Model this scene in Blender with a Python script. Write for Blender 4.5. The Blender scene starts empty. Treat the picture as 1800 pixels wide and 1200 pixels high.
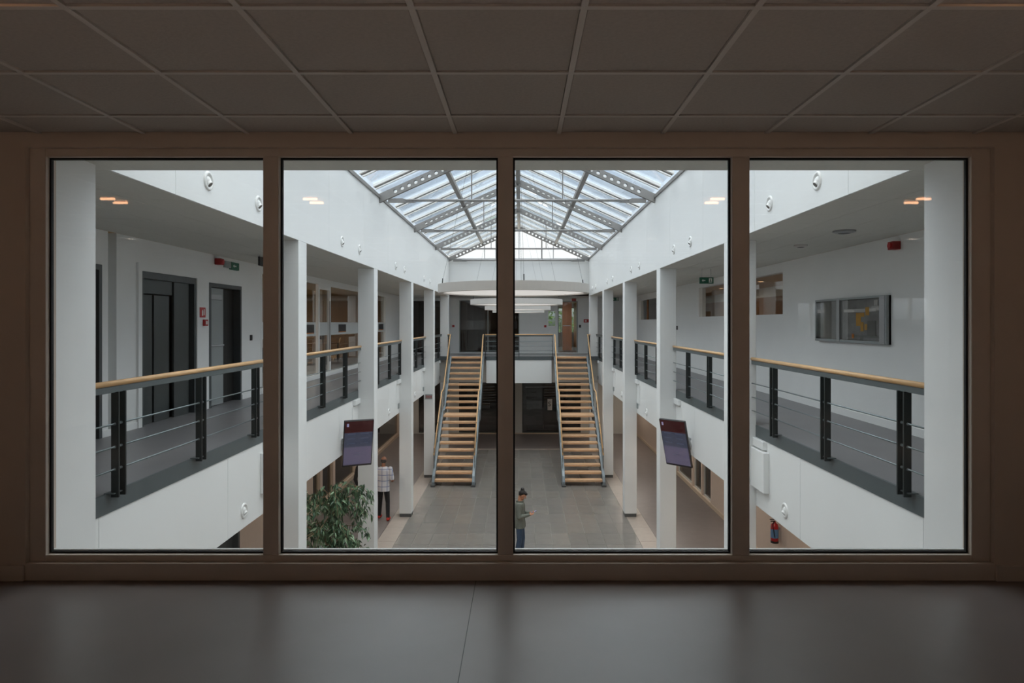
import bpy, bmesh, math, random
from mathutils import Vector, Matrix
random.seed(7)
S = bpy.context.scene
COL = S.collection
EYE = 1.49          # camera height over the upper floor
GZ = -4.25          # hall floor
XC = -0.083         # centre line of the hall
CZ = 2.69           # upper ceilings
HX = lambda s, h: XC + s * h

# ------------------------------------------------------------------ camera, sky, exposure
cam = bpy.data.cameras.new('camera')
camo = bpy.data.objects.new('camera', cam); COL.objects.link(camo)
camo.location = (0, 0, EYE); camo.rotation_euler = (math.pi / 2, 0, 0)
cam.sensor_width = 36; cam.lens = 36 * 1156 / 1800
cam.shift_x = -15.5 / 1800; cam.shift_y = -33 / 1800
cam.clip_start = 0.05; cam.clip_end = 300
S.camera = camo
S.view_settings.view_transform = 'Standard'; S.view_settings.look = 'None'
S.view_settings.gamma = 1; S.view_settings.use_curve_mapping = False
S.view_settings.exposure = 0.0

def srgb(r, g, b):
    f = lambda c: (c / 255 / 12.92) if c / 255 <= .04045 else ((c / 255 + .055) / 1.055) ** 2.4
    return (f(r), f(g), f(b), 1)

W = bpy.data.worlds.new('overcast_sky'); S.world = W; W.use_nodes = True
nt = W.node_tree; nt.nodes.clear()
N = lambda t: nt.nodes.new(t)
out = N('ShaderNodeOutputWorld'); bg = N('ShaderNodeBackground'); tc = N('ShaderNodeTexCoord')
sep = N('ShaderNodeSeparateXYZ'); ramp = N('ShaderNodeValToRGB'); noi = N('ShaderNodeTexNoise'); mix = N('ShaderNodeMix')
mp = N('ShaderNodeMapping'); mp.inputs['Scale'].default_value = (1, 1, 3)
nt.links.new(tc.outputs['Generated'], sep.inputs[0]); nt.links.new(sep.outputs['Z'], ramp.inputs[0])
e = ramp.color_ramp.elements
e[0].position = 0.0; e[0].color = (.22, .26, .22, 1)
e[1].position = 1.0; e[1].color = (3.9, 3.45, 3.0, 1)
a = ramp.color_ramp.elements.new(0.02); a.color = (1.02, 1.03, 1.04, 1)
a = ramp.color_ramp.elements.new(0.3); a.color = (1.22, 1.25, 1.30, 1)
nt.links.new(tc.outputs['Generated'], mp.inputs[0]); nt.links.new(mp.outputs[0], noi.inputs['Vector'])
noi.inputs['Scale'].default_value = 2.5; noi.inputs['Detail'].default_value = 5
mr = N('ShaderNodeMapRange'); mr.inputs[1].default_value = .4; mr.inputs[2].default_value = .65
mr.inputs[3].default_value = 0; mr.inputs[4].default_value = .55
nt.links.new(noi.outputs[0], mr.inputs[0])
mix.data_type = 'RGBA'; mix.blend_type = 'MULTIPLY'
nt.links.new(mr.outputs[0], mix.inputs[0]); nt.links.new(ramp.outputs[0], mix.inputs[6])
mix.inputs[7].default_value = (.72, .84, .98, 1)
nt.links.new(mix.outputs[2], bg.inputs[0]); bg.inputs[1].default_value = 1.1
nt.links.new(bg.outputs[0], out.inputs[0])
sl = bpy.data.lights.new('fill_sun', 'SUN'); sl.energy = 5.8; sl.angle = math.radians(110); sl.color = (1, .955, .89)  # very wide soft sun added to lift the hall walls under the overcast
so = bpy.data.objects.new('fill_sun', sl); COL.objects.link(so); so.rotation_euler = (math.radians(-24), 0, 0)
# daylight portal over the glazed roof (guides sampling of the sky only)
pl = bpy.data.lights.new('roof_portal', 'AREA'); pl.shape = 'RECTANGLE'; pl.size = 6.3; pl.size_y = 24.6
pl.cycles.is_portal = True
po = bpy.data.objects.new('roof_portal', pl); COL.objects.link(po); po.location = (XC, 17.4, 6.1)

# ------------------------------------------------------------------ materials
M = {}
def mat(name, rgb, rough=.6, metal=0, noise=0, nscale=8, bump=0, spec=.5, emis=0, stretch=None):
    m = bpy.data.materials.new(name); m.use_nodes = True; t = m.node_tree
    b = t.nodes['Principled BSDF']; c = srgb(*rgb)
    b.inputs['Base Color'].default_value = c; b.inputs['Roughness'].default_value = rough
    b.inputs['Metallic'].default_value = metal; b.inputs['Specular IOR Level'].default_value = spec
    if emis: b.inputs['Emission Color'].default_value = c; b.inputs['Emission Strength'].default_value = emis
    tx = t.nodes.new('ShaderNodeTexCoord'); n = t.nodes.new('ShaderNodeTexNoise')
    n.inputs['Scale'].default_value = nscale; n.inputs['Detail'].default_value = 4
    src = tx.outputs['Object']
    if stretch:
        mp = t.nodes.new('ShaderNodeMapping'); mp.inputs['Scale'].default_value = stretch
        t.links.new(src, mp.inputs[0]); src = mp.outputs[0]
    t.links.new(src, n.inputs['Vector'])
    if noise:
        r = t.nodes.new('ShaderNodeMapRange'); r.inputs[1].default_value = .3; r.inputs[2].default_value = .7
        r.inputs[3].default_value = 1 - noise; r.inputs[4].default_value = 1 + noise
        x = t.nodes.new('ShaderNodeMix'); x.data_type = 'RGBA'; x.blend_type = 'MULTIPLY'; x.inputs[0].default_value = 1
        x.inputs[6].default_value = c
        t.links.new(n.outputs[0], r.inputs[0]); t.links.new(r.outputs[0], x.inputs[7]); t.links.new(x.outputs[2], b.inputs['Base Color'])
    if bump:
        bp = t.nodes.new('ShaderNodeBump'); bp.inputs['Strength'].default_value = bump; bp.inputs['Distance'].default_value = .01
        t.links.new(n.outputs[0], bp.inputs['Height']); t.links.new(bp.outputs[0], b.inputs['Normal'])
    M[name] = m; return m
def glass(name, tint=(1, 1, 1), f0=.04, rough=0.0):
    m = bpy.data.materials.new(name); m.use_nodes = True; t = m.node_tree; t.nodes.clear()
    o = t.nodes.new('ShaderNodeOutputMaterial'); mx = t.nodes.new('ShaderNodeMixShader')
    tr = t.nodes.new('ShaderNodeBsdfTransparent'); gl = t.nodes.new('ShaderNodeBsdfGlossy')
    tr.inputs[0].default_value = (*tint, 1); gl.inputs['Roughness'].default_value = rough
    lw = t.nodes.new('ShaderNodeLayerWeight'); lw.inputs['Blend'].default_value = .5
    p = t.nodes.new('ShaderNodeMath'); p.operation = 'POWER'; p.inputs[1].default_value = 5
    q = t.nodes.new('ShaderNodeMath'); q.operation = 'MULTIPLY_ADD'; q.inputs[1].default_value = 1 - f0; q.inputs[2].default_value = f0
    t.links.new(lw.outputs['Facing'], p.inputs[0]); t.links.new(p.outputs[0], q.inputs[0]); t.links.new(q.outputs[0], mx.inputs[0])
    t.links.new(tr.outputs[0], mx.inputs[1]); t.links.new(gl.outputs[0], mx.inputs[2]); t.links.new(mx.outputs[0], o.inputs[0])
    M[name] = m; return m
mat('white_wall', (236, 237, 236), .55, noise=.015, nscale=3, spec=.35)
mat('panel_white', (240, 241, 240), .35, noise=.01, nscale=2, spec=.4)
mat('room_wall', (214, 200, 186), .7, noise=.02, nscale=3)
mat('room_frame', (216, 204, 192), .45, noise=.02, nscale=6)
mat('room_tile', (180, 172, 164), .9, noise=.05, nscale=60, bump=.25)
mat('room_grid', (202, 195, 187), .5)
mat('room_floor', (128, 120, 117), .34, noise=.05, nscale=2.5, spec=.45)
mat('seam', (80, 76, 75), .6)
mat('gallery_ceiling', (214, 213, 206), .85, noise=.03, nscale=30)
mat('gallery_floor', (124, 123, 125), .38, noise=.04, nscale=3, spec=.45)
mat('edge_grey', (84, 92, 94), .45, noise=.05)
mat('post_dark', (46, 52, 52), .45, metal=.3, noise=.05)
mat('rail_steel', (104, 112, 114), .4, metal=.5, noise=.05)
mat('rod_steel', (120, 130, 132), .35, metal=.6)
mat('wood', (214, 172, 124), .4, noise=.14, nscale=6, stretch=(3, 1, 14))
mat('tread_wood', (210, 170, 132), .42, noise=.16, nscale=5, stretch=(1, 14, 8))
mat('stringer', (128, 138, 144), .4, metal=.2, noise=.04)
mat('tile_grey', (120, 115, 110), .28, noise=.10, nscale=3, spec=.5)
mat('tile_grey_b', (116, 112, 107), .29, noise=.12, nscale=3, spec=.5)
mat('tile_grey_c', (123, 118, 112), .27, noise=.10, nscale=3, spec=.5)
mat('grout', (136, 132, 124), .7)
mat('border_stone', (168, 156, 146), .4, noise=.06, nscale=5)
mat('aisle_floor', (124, 115, 112), .35, noise=.06, nscale=4)
mat('beige_wall', (214, 194, 178), .6, noise=.02)
mat('beige_trim', (206, 184, 160), .5)
mat('base_dark', (84, 86, 86), .5)
mat('steel_roof', (142, 140, 138), .45, metal=.25, noise=.05, nscale=10)
mat('steel_light', (196, 198, 200), .4, metal=.1, noise=.03)
mat('bar_white', (246, 246, 244), .4)
mat('lamp_white', (214, 210, 206), .5)
mat('diffuser', (250, 246, 242), .5, emis=.55)
mat('cable', (96, 98, 100), .5, metal=.4)
mat('gasket', (10, 10, 12), .6)
mat('nozzle', (236, 236, 234), .35)
mat('hole', (120, 116, 112), .6)
mat('door_steel', (78, 84, 86), .4, metal=.3, noise=.04)
mat('door_panel', (66, 72, 72), .32, metal=.4, noise=.06, stretch=(1, 1, .1))
mat('door_grey', (150, 156, 156), .45)
mat('dark_gap', (14, 15, 15), .6)
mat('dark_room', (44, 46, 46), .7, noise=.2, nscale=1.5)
mat('red', (176, 34, 34), .45)
mat('red_dark', (150, 30, 32), .5)
mat('sign_white', (228, 226, 222), .5)
mat('green', (16, 92, 70), .45, emis=.03)
mat('black', (18, 18, 20), .45)
mat('wood_wall', (178, 116, 58), .45, noise=.18, nscale=2, stretch=(6, 6, .6))
mat('office_wood', (150, 116, 84), .5, noise=.15, nscale=2, stretch=(6, 6, .6))
mat('wood_dark', (126, 84, 44), .45, noise=.2, nscale=3, stretch=(1, 1, 5))
mat('warm_wall', (196, 160, 118), .7)
mat('office_white', (206, 204, 198), .6)
mat('office_floor', (86, 82, 80), .6)
mat('frost', (206, 210, 210), .6)
mat('orange', (220, 130, 30), .5)
mat('lampglow', (255, 190, 140), .5, emis=7)
mat('tube', (255, 190, 140), .5, emis=16)
mat('screen_back', (24, 22, 30), .35)
mat('skin_w', (196, 138, 106), .5, noise=.04)
mat('skin_m', (150, 98, 72), .5, noise=.04)
mat('hair', (22, 18, 18), .55, noise=.3, nscale=60)
mat('jacket', (116, 119, 110), .8, noise=.08, nscale=30)
mat('jeans', (62, 80, 104), .8, noise=.14, nscale=30)
mat('black_cloth', (24, 24, 27), .85, noise=.1)
mat('shoe_red', (190, 44, 34), .5)
mat('shoe_sole', (210, 206, 200), .6)
mat('eye_white', (230, 226, 220), .3)
mat('leaf_a', (84, 112, 80), .38, noise=.2, nscale=12)
mat('leaf_b', (124, 150, 116), .35, noise=.2, nscale=12)
mat('leaf_c', (54, 82, 58), .4, noise=.2, nscale=12)
mat('bark', (142, 116, 90), .8, noise=.2, nscale=20, bump=.4)
mat('pot', (90, 92, 94), .5, noise=.05)
mat('soil', (52, 42, 34), .95, noise=.3, nscale=40, bump=.6)
mat('tree_green', (104, 134, 62), .8, noise=.3, nscale=3)
mat('grass', (96, 118, 66), .9, noise=.2, nscale=2)
mat('ext_red', (170, 24, 26), .3)
mat('label_blue', (90, 130, 170), .5)
mat('case_back', (112, 112, 108), .5, noise=.15, nscale=4)
mat('alu', (168, 170, 172), .35, metal=.6)
mat('yellow', (240, 176, 20), .5)
mat('poster', (150, 150, 148), .5, noise=.35, nscale=5)
glass('window_glass', (.985, .99, .985), .035)
glass('roof_glass', (.84, .90, .955), .05)
glass('office_glass', (.80, .82, .82), .05)
glass('dark_glass', (.42, .44, .44), .05)
glass('case_glass', (.9, .9, .9), .05)
# checked shirt: woven blue lines on white
m = mat('check_shirt', (206, 206, 212), .8); t = m.node_tree; b = t.nodes['Principled BSDF']
tx = t.nodes.new('ShaderNodeTexCoord'); prev = None
for ax, sc_, th in (('X', 7.0, .86), ('Z', 6.0, .86), ('X', 7.0, .95), ('Z', 6.0, .95)):
    s_ = t.nodes.new('ShaderNodeSeparateXYZ'); t.links.new(tx.outputs['Object'], s_.inputs[0])
    k = t.nodes.new('ShaderNodeMath'); k.operation = 'MULTIPLY'; k.inputs[1].default_value = sc_
    f = t.nodes.new('ShaderNodeMath'); f.operation = 'FRACT'; g = t.nodes.new('ShaderNodeMath'); g.operation = 'GREATER_THAN'; g.inputs[1].default_value = th
    t.links.new(s_.outputs[ax], k.inputs[0]); t.links.new(k.outputs[0], f.inputs[0]); t.links.new(f.outputs[0], g.inputs[0])
    x = t.nodes.new('ShaderNodeMix'); x.data_type = 'RGBA'
    x.inputs[7].default_value = srgb(96, 104, 146) if th > .9 else srgb(168, 174, 196)
    if prev: t.links.new(prev, x.inputs[6])
    else: x.inputs[6].default_value = srgb(214, 212, 216)
    t.links.new(g.outputs[0], x.inputs[0]); prev = x.outputs[2]
t.links.new(prev, b.inputs['Base Color'])

# ------------------------------------------------------------------ mesh helpers
class MB:
    def __init__(s): s.v = []; s.f = []
    def add(s, vs, fs):
        n = len(s.v); s.v += [tuple(p) for p in vs]; s.f += [tuple(i + n for i in f) for f in fs]; return s
    def box(s, x0, x1, y0, y1, z0, z1):
        x0, x1 = min(x0, x1), max(x0, x1); y0, y1 = min(y0, y1), max(y0, y1); z0, z1 = min(z0, z1), max(z0, z1)
        return s.add([(x0, y0, z0), (x1, y0, z0), (x1, y1, z0), (x0, y1, z0), (x0, y0, z1), (x1, y0, z1), (x1, y1, z1), (x0, y1, z1)],
                     [(3, 2, 1, 0), (4, 5, 6, 7), (0, 1, 5, 4), (1, 2, 6, 5), (2, 3, 7, 6), (3, 0, 4, 7)])
    def cbox(s, x0, x1, y0, y1, z0, z1, c=.004):
        """box with chamfered edges"""
        x0, x1 = min(x0, x1), max(x0, x1); y0, y1 = min(y0, y1), max(y0, y1); z0, z1 = min(z0, z1), max(z0, z1)
        bm = bmesh.new(); bmesh.ops.create_cube(bm, size=1)
        bmesh.ops.scale(bm, vec=(x1 - x0, y1 - y0, z1 - z0), verts=bm.verts)
        bmesh.ops.translate(bm, vec=((x0 + x1) / 2, (y0 + y1) / 2, (z0 + z1) / 2), verts=bm.verts)
        c = min(c, .3 * min(x1 - x0, y1 - y0, z1 - z0))
        bmesh.ops.bevel(bm, geom=bm.edges[:], offset=c, segments=1, affect='EDGES')
        bm.verts.index_update()
        s.add([v.co[:] for v in bm.verts], [[v.index for v in f.verts] for f in bm.faces]); bm.free(); return s
    def tube(s, pts, r, n=8, caps=True):
        pts = [Vector(p) for p in pts]; rs = r if isinstance(r, (list, tuple)) else [r] * len(pts)
        vs = []; ref = None
        for i, p in enumerate(pts):
            d = (pts[min(i + 1, len(pts) - 1)] - pts[max(i - 1, 0)]).normalized()
            if ref is None: ref = Vector((0, 0, 1)) if abs(d.z) < .9 else Vector((1, 0, 0))
            a = d.cross(ref).normalized(); b = d.cross(a).normalized(); ref = -b if False else ref
            for k in range(n):
                t = 2 * math.pi * k / n; vs.append(p + a * math.cos(t) * rs[i] + b * math.sin(t) * rs[i])
        fs = []
        for i in range(len(pts) - 1):
            for k in range(n):
                k2 = (k + 1) % n; fs.append((i * n + k, (i + 1) * n + k, (i + 1) * n + k2, i * n + k2))
        if caps: fs.append(tuple(range(n))); fs.append(tuple(reversed([(len(pts) - 1) * n + k for k in range(n)])))
        return s.add(vs, fs)
    def cyl(s, c, r, h, axis='z', n=20, r2=None):
        c = Vector(c); d = {'x': Vector((1, 0, 0)), 'y': Vector((0, 1, 0)), 'z': Vector((0, 0, 1))}[axis]
        return s.tube([c, c + d * h], [r, r if r2 is None else r2], n)
    def lathe(s, prof, n=32, c=(0, 0, 0), axis='z'):
        vs = []; c = Vector(c)
        for (r, h) in prof:
            for k in range(n):
                t = 2 * math.pi * k / n; a, b = r * math.cos(t), r * math.sin(t)
                vs.append(c + (Vector((a, b, h)) if axis == 'z' else Vector((h, a, b)) if axis == 'x' else Vector((a, h, b))))
        fs = []
        for i in range(len(prof) - 1):
            for k in range(n):
                k2 = (k + 1) % n; fs.append((i * n + k, i * n + k2, (i + 1) * n + k2, (i + 1) * n + k))
        return s.add(vs, fs)
    def sphere(s, c, r, n=10, m=8, rz=None, ry=None, rot=None):
        c = Vector(c); vs = [];
        for i in range(m + 1):
            t = math.pi * i / m
            for k in range(n):
                u = 2 * math.pi * k / n
                p = Vector((r * math.sin(t) * math.cos(u), (ry or r) * math.sin(t) * math.sin(u), (rz or r) * math.cos(t)))
                if rot: p = rot @ p
                vs.append(c + p)
        fs = []
        for i in range(m):
            for k in range(n):
                k2 = (k + 1) % n; fs.append((i * n + k, (i + 1) * n + k, (i + 1) * n + k2, i * n + k2))
        return s.add(vs, fs)
    def prism(s, poly, axis, a, b):
        """poly in the two other axes, extruded from a to b along axis"""
        n = len(poly); f = {'x': lambda p, t: (t, p[0], p[1]), 'y': lambda p, t: (p[0], t, p[1]), 'z': lambda p, t: (p[0], p[1], t)}[axis]
        vs = [f(p, a) for p in poly] + [f(p, b) for p in poly]
        fs = [tuple(range(n)), tuple(reversed(range(n, 2 * n)))] + [(i, (i + 1) % n + 0, (i + 1) % n + n, i + n) for i in range(n)]
        return s.add(vs, fs)
    def mesh(s, name, m, smooth=False):
        me = bpy.data.meshes.new(name); me.from_pydata(s.v, [], s.f)
        bm = bmesh.new(); bm.from_mesh(me); bmesh.ops.remove_doubles(bm, verts=bm.verts, dist=1e-5)
        bmesh.ops.recalc_face_normals(bm, faces=bm.faces); bm.to_mesh(me); bm.free()
        if smooth:
            for p in me.polygons: p.use_smooth = True
        me.materials.append(M[m] if isinstance(m, str) else m); return me
    def obj(s, name, m, parent=None, smooth=False, local=False):
        return link(name, s.mesh(name, m, smooth), parent, local)
def link(name, data, parent=None, local=False):
    o = bpy.data.objects.new(name, data); COL.objects.link(o)
    if parent is not None:
        o.parent = parent
        if not local: o.matrix_parent_inverse = Matrix.Translation(-wloc(parent))
    return o
def wloc(o):
    return (wloc(o.parent) + o.matrix_parent_inverse.translation + o.location) if o.parent else Vector(o.location)
def thing(name, label, cat, loc=(0, 0, 0), rz=0, group=None):
    o = bpy.data.objects.new(name, None); COL.objects.link(o); o.location = loc; o.rotation_euler = (0, 0, rz)
    o.empty_display_size = .1
    return tag(o, label, cat, group)
def tag(o, label, cat, group=None):
    o['label'] = label; o['category'] = cat
    if group: o['group'] = group
    return o
def struct(name, mb, m):
    o = mb.obj(name, m); o['kind'] = 'structure'; return o
def sempty(name, loc=(0, 0, 0)):
    o = bpy.data.objects.new(name, None); COL.objects.link(o); o.location = loc; o['kind'] = 'structure'; return o
def dup(root, loc, rz=None, label=None):
    r = root.copy(); COL.objects.link(r); r.location = loc
    if rz is not None: r.rotation_euler = (0, 0, rz)
    if label: r['label'] = label
    for ch in list(root.children):
        c = ch.copy(); COL.objects.link(c); c.parent = r
        for g in list(ch.children):
            d = g.copy(); COL.objects.link(d); d.parent = c
    return r
def copies(name, me, locs, parent):
    for p in locs:
        o = bpy.data.objects.new(name, me); COL.objects.link(o); o.location = p; o.parent = parent
def cells(x_or_y, fixed0, fixed1, u0, u1, z0, z1, holes):
    """wall with rectangular openings. x_or_y: 'x' = wall runs along x, 'y' = runs along y"""
    mb = MB(); us = sorted({u0, u1, *[h[0] for h in holes], *[h[1] for h in holes]}); zs = sorted({z0, z1, *[h[2] for h in holes], *[h[3] for h in holes]})
    for a, b in zip(us, us[1:]):
        if b <= u0 or a >= u1: continue
        for c, d in zip(zs, zs[1:]):
            if any(h[0] <= a and b <= h[1] and h[2] <= c and d <= h[3] for h in holes): continue
            if x_or_y == 'y': mb.box(fixed0, fixed1, a, b, c, d)
            else: mb.box(a, b, fixed0, fixed1, c, d)
    return mb
ORD = ['nearest', 'second', 'third', 'fourth', 'fifth', 'farthest']
YB = [5.0 + 4.93 * k for k in range(6)]      # far faces of the columns
CW = .36

# ================================================================== the viewing room
RX0, RX1, RY0 = -6.4, 8.3, -5.0
fl = struct('floor', MB().box(RX0, RX1, RY0, 3.82, -.12, 0), 'room_floor')
MB().box(-.262, -.258, RY0, 3.8, 0, .0006).obj('seam', 'seam', fl)
MB().box(-3.2, -3.197, RY0, 3.8, 0, .0006).obj('seam', 'seam', fl)
ce = struct('ceiling', MB().box(RX0, RX1, RY0, 3.8, 2.62, 2.70), 'room_tile')
g0x, g0y = -.98, 3.48
tile = MB().cbox(-.288, .288, -.288, .288, 0, .03, .004).mesh('ceiling_tile', 'room_tile')
locs = []
for i in range(-9, 12):
    for j in range(-14, 1):
        cx, cy = g0x + .6 * i + .3, g0y + .6 * j + (-.3)
        if RX0 + .3 < cx < RX1 - .3 and cy > RY0 + .3 and cy > -2.6: locs.append((cx, cy, 2.588))
copies('ceiling_tile', tile, locs, ce)
edge = MB().cbox(-.288, .288, -.148, .148, 0, .03, .004).mesh('ceiling_tile', 'room_tile')
copies('ceiling_tile', edge, [(g0x + .6 * i + .3, 3.642, 2.588) for i in range(-8, 12)], ce)
for i in range(-9, 12): MB().box(g0x + .6 * i - .012, g0x + .6 * i + .012, RY0, 3.8, 2.580, 2.62).obj('grid_bar', 'room_grid', ce)
for j in range(-13, 1): MB().box(RX0, RX1, g0y + .6 * j - .012, g0y + .6 * j + .012, 2.5805, 2.62).obj('grid_bar', 'room_grid', ce)
struct('wall_front', cells('x', 3.80, 4.05, RX0 - 4.4, RX1 + 1.1, 0, 2.69, [(-2.862, 2.737, 0, 2.505)]), 'room_wall')
struct('wall_left', MB().box(RX0 - .2, RX0, RY0, 3.8, 0, 2.62), 'room_wall')
struct('wall_right', MB().box(RX1, RX1 + .2, RY0, 3.8, 0, 2.62), 'room_wall')
# back wall with a window to the outside: it is what the panes mirror on the right
BW = [(5.35, 5.98, 1.18, 1.92), (7.2, 8.0, 1.50, 2.02)]
wb = struct('wall_back', cells('x', RY0 - .2, RY0, RX0, RX1, 0, 2.62, BW), 'room_wall')
for k, (a, b_, c, d) in enumerate(BW):
    w_ = sempty('window_%d' % (k + 2), ((a + b_) / 2, RY0 - .1, c))
    MB().box(a, b_, RY0 - .11, RY0 - .104, c, d).obj('glass_pane', 'window_glass', w_)
    cells('x', RY0 - .14, RY0 - .06, a, b_, c, d, [(a + .05, b_ - .05, c + .05, d - .05)]).obj('frame', 'room_frame', w_)
    MB().box((a + b_) / 2 - .025, (a + b_) / 2 + .025, RY0 - .13, RY0 - .07, c + .05, d - .05).obj('mullion', 'room_frame', w_)
struct('baseboard_left', MB().cbox(RX0, -2.865, 3.785, 3.80, 0, .092), 'room_frame')
struct('baseboard_right', MB().cbox(2.740, RX1, 3.785, 3.80, 0, .092), 'room_frame')

# the interior window
wi = sempty('window_1', (XC, 3.83, 0))
fx = [-2.768, -1.502, -1.410, -.134, -.045, 1.231, 1.333, 2.626]
zb, zt = .137, 2.457
MB().cbox(-2.862, 2.737, 3.797, 3.90, 0, .100, .003).obj('sill_board', 'room_frame', wi)
MB().cbox(-2.862, fx[0], 3.83, 3.91, .10, 2.505, .003).obj('frame_post', 'room_frame', wi)
MB().cbox(fx[7], 2.737, 3.83, 3.91, .10, 2.505, .003).obj('frame_post', 'room_frame', wi)
MB().cbox(fx[0], fx[7], 3.831, 3.91, zt, 2.505, .003).obj('top_rail', 'room_frame', wi)
MB().cbox(fx[0], fx[7], 3.831, 3.91, .10, zb, .003).obj('bottom_rail', 'room_frame', wi)
for k in (1, 3, 5): MB().cbox(fx[k], fx[k + 1], 3.83, 3.91, zb, zt, .003).obj('mullion', 'room_frame', wi)
for k in (0, 2, 4, 6):
    a, b_ = fx[k], fx[k + 1]
    MB().box(a + .001, b_ - .001, 3.870, 3.876, zb + .001, zt - .001).obj('glass_pane', 'window_glass', wi)
    cells('x', 3.864, 3.884, a, b_, zb, zt, [(a + .010, b_ - .010, zb + .010, zt - .010)]).obj('gasket', 'gasket', wi)
    MB().box(a, b_, 3.886, 3.905, .12, zb + .015).obj('outer_bead', 'panel_white', wi)
# ceiling lights of the room (their tubes mirror in the panes)
spots = [(-3.59, 'mirrored in the leftmost pane, leftmost of four'), (-1.83, 'second from the left of the four'),
         (1.71, 'third from the left of the four'), (3.50, 'rightmost of the four')]
for x, w_ in spots:
    t = thing('ceiling_light', 'round recessed ceiling light with two tubes, ' + w_, 'light', (x, 1.94, 2.58), 0, 'ceiling lights of the viewing room')
    MB().lathe([(.15, 0), (.165, -.006), (.165, .0), (.15, .0)], 24).obj('trim_ring', 'lamp_white', t, local=True)
    MB().cyl((0, 0, -.002), .15, .002, n=24).obj('reflector', 'room_grid', t, local=True)
    for dy in (-.09, .09): MB().tube([(-.06, dy, -.016), (.06, dy, -.016)], .010, 8).obj('tube', 'tube', t, local=True)

k = 0  # added fill lights, out of view; their bounce brightens the window wall
for yy in (.2, -2.4):
    for x in (-4.47, -1.5, 1.5, 4.5):
        k += 1
        t = thing('fill_can', 'small white fill light can added behind the viewer, %s of the %s row' % (('leftmost', 'second', 'third', 'rightmost')[(k - 1) % 4], 'front' if k <= 4 else 'rear'), 'light', (x, yy, 2.45), 0, 'added fill lights behind the viewer')
        MB().lathe([(.07, .14), (.07, 0), (.064, 0), (.064, .135), (.07, .14)], 20).obj('can', 'lamp_white', t, local=True)
        l = bpy.data.lights.new('fill_lamp', 'AREA'); l.shape = 'DISK'; l.size = .11; l.energy = 38 if abs(x) < 2 else 12; l.color = (1, .86, .73); l.spread = math.radians(95)
        lo = bpy.data.objects.new('lamp', l); COL.objects.link(lo); lo.parent = t; lo.location = (0, 0, .10)

# ================================================================== the hall shell
# near soffit, upper ceilings
def tiled_ceiling(name, x0, x1, y0, y1, off=0.0, vis=True):
    c = struct(name, MB().box(x0, x1, y0, y1, CZ + .02, CZ + .30), 'gallery_ceiling')
    nx = max(1, round((x1 - x0) / .6)); ny = max(1, round((y1 - y0) / 1.2)); dx = (x1 - x0) / nx; dy = (y1 - y0) / ny
    me = MB().cbox(-dx / 2 + .003, dx / 2 - .003, -dy / 2 + .003, dy / 2 - .003, 0, .02, .003).mesh('ceiling_tile', 'gallery_ceiling')
    copies('ceiling_tile', me, [(x0 + (i + .5) * dx, y0 + (j + .5) * dy, CZ) for i in range(nx) for j in range(ny)], c)
    return c
XL, XR = HX(-1, 5.34), HX(1, 5.28)         # outer walls of the galleries
struct('ceiling', MB().box(-10.8, 9.3, 4.05, 5.18, CZ, CZ + .3), 'gallery_ceiling')
tiled_ceiling('ceiling', XL, HX(-1, 3.175), 5.18, 32.0)
tiled_ceiling('ceiling', HX(1, 3.175), XR, 5.18, 32.0)
struct('ceiling', MB().box(HX(-1, 3.15), HX(1, 3.15), 29.65, 32.0, CZ, CZ + .3), 'gallery_ceiling')
struct('ceiling', MB().box(-10.8, XL, 5.18, 32.0, CZ, CZ + .3), 'warm_wall')
struct('ceiling', MB().box(XR, 9.3, 5.18, 32.0, CZ, CZ + .3), 'warm_wall')
struct('ceiling', MB().box(-10.8, 9.3, 32.0, 41, CZ, CZ + .3), 'office_white')
# return walls beside the window, wall under it, gable side
for s, nm in ((-1, 'left'), (1, 'right')):
    struct('wall_' + nm, MB().box(HX(s, 3.15), HX(s, 3.52), 4.05, 5.0, GZ, CZ), 'white_wall')
struct('wall_front', MB().box(-10.8, 9.3, 3.82, 4.05, GZ, 0), 'white_wall')
struct('wall_front', MB().box(HX(-1, 3.15), HX(1, 3.15), 4.98, 5.18, CZ + .3, 4.33), 'white_wall')
# upper fascias with panel joints
for s, nm in ((-1, 'left'), (1, 'right')):
    w_ = struct('wall_' + nm, MB().box(HX(s, 3.17), HX(s, 3.5), 5.0, 29.83, CZ + .301, 4.33), 'white_wall')
    js = [5.18] + [6.16 + 2.465 * k for k in range(0, 10)] + [29.65]
    for a, b_ in zip(js, js[1:]):
        MB().cbox(HX(s, 3.15), HX(s, 3.172), a + .003, b_ - .003, CZ, 4.33, .002).obj('panel', 'panel_white', w_)
    # lower fascia
    w_ = struct('wall_' + nm, MB().box(HX(s, 3.53), HX(s, 3.8), 4.05, 29.3, -1.169, -.165), 'white_wall')
    js = [4.05] + [5.60 + 2.465 * k for k in range(0, 10)] + [29.0]
    for a, b_ in zip(js, js[1:]):
        MB().cbox(HX(s, 3.51), HX(s, 3.532), a + .003, b_ - .003, -1.17, -.166, .002).obj('panel', 'panel_white', w_)
    # gallery floor with its dark edge
    f_ = struct('floor', MB().box(HX(s, 3.53), -10.8 if s < 0 else 9.3, 4.05, 32.0, -.165, 0), 'gallery_floor')
    MB().box(HX(s, 3.500), HX(s, 3.53), 5.0, 29.0, -.165, .004).obj('edge_band', 'edge_grey', f_)
    # joist space under the galleries = ceiling of the aisles below
    struct('ceiling', MB().box(HX(s, 3.8), -10.8 if s < 0 else 9.3, 4.05, 41, -1.17, -.166), 'office_white')
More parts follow.
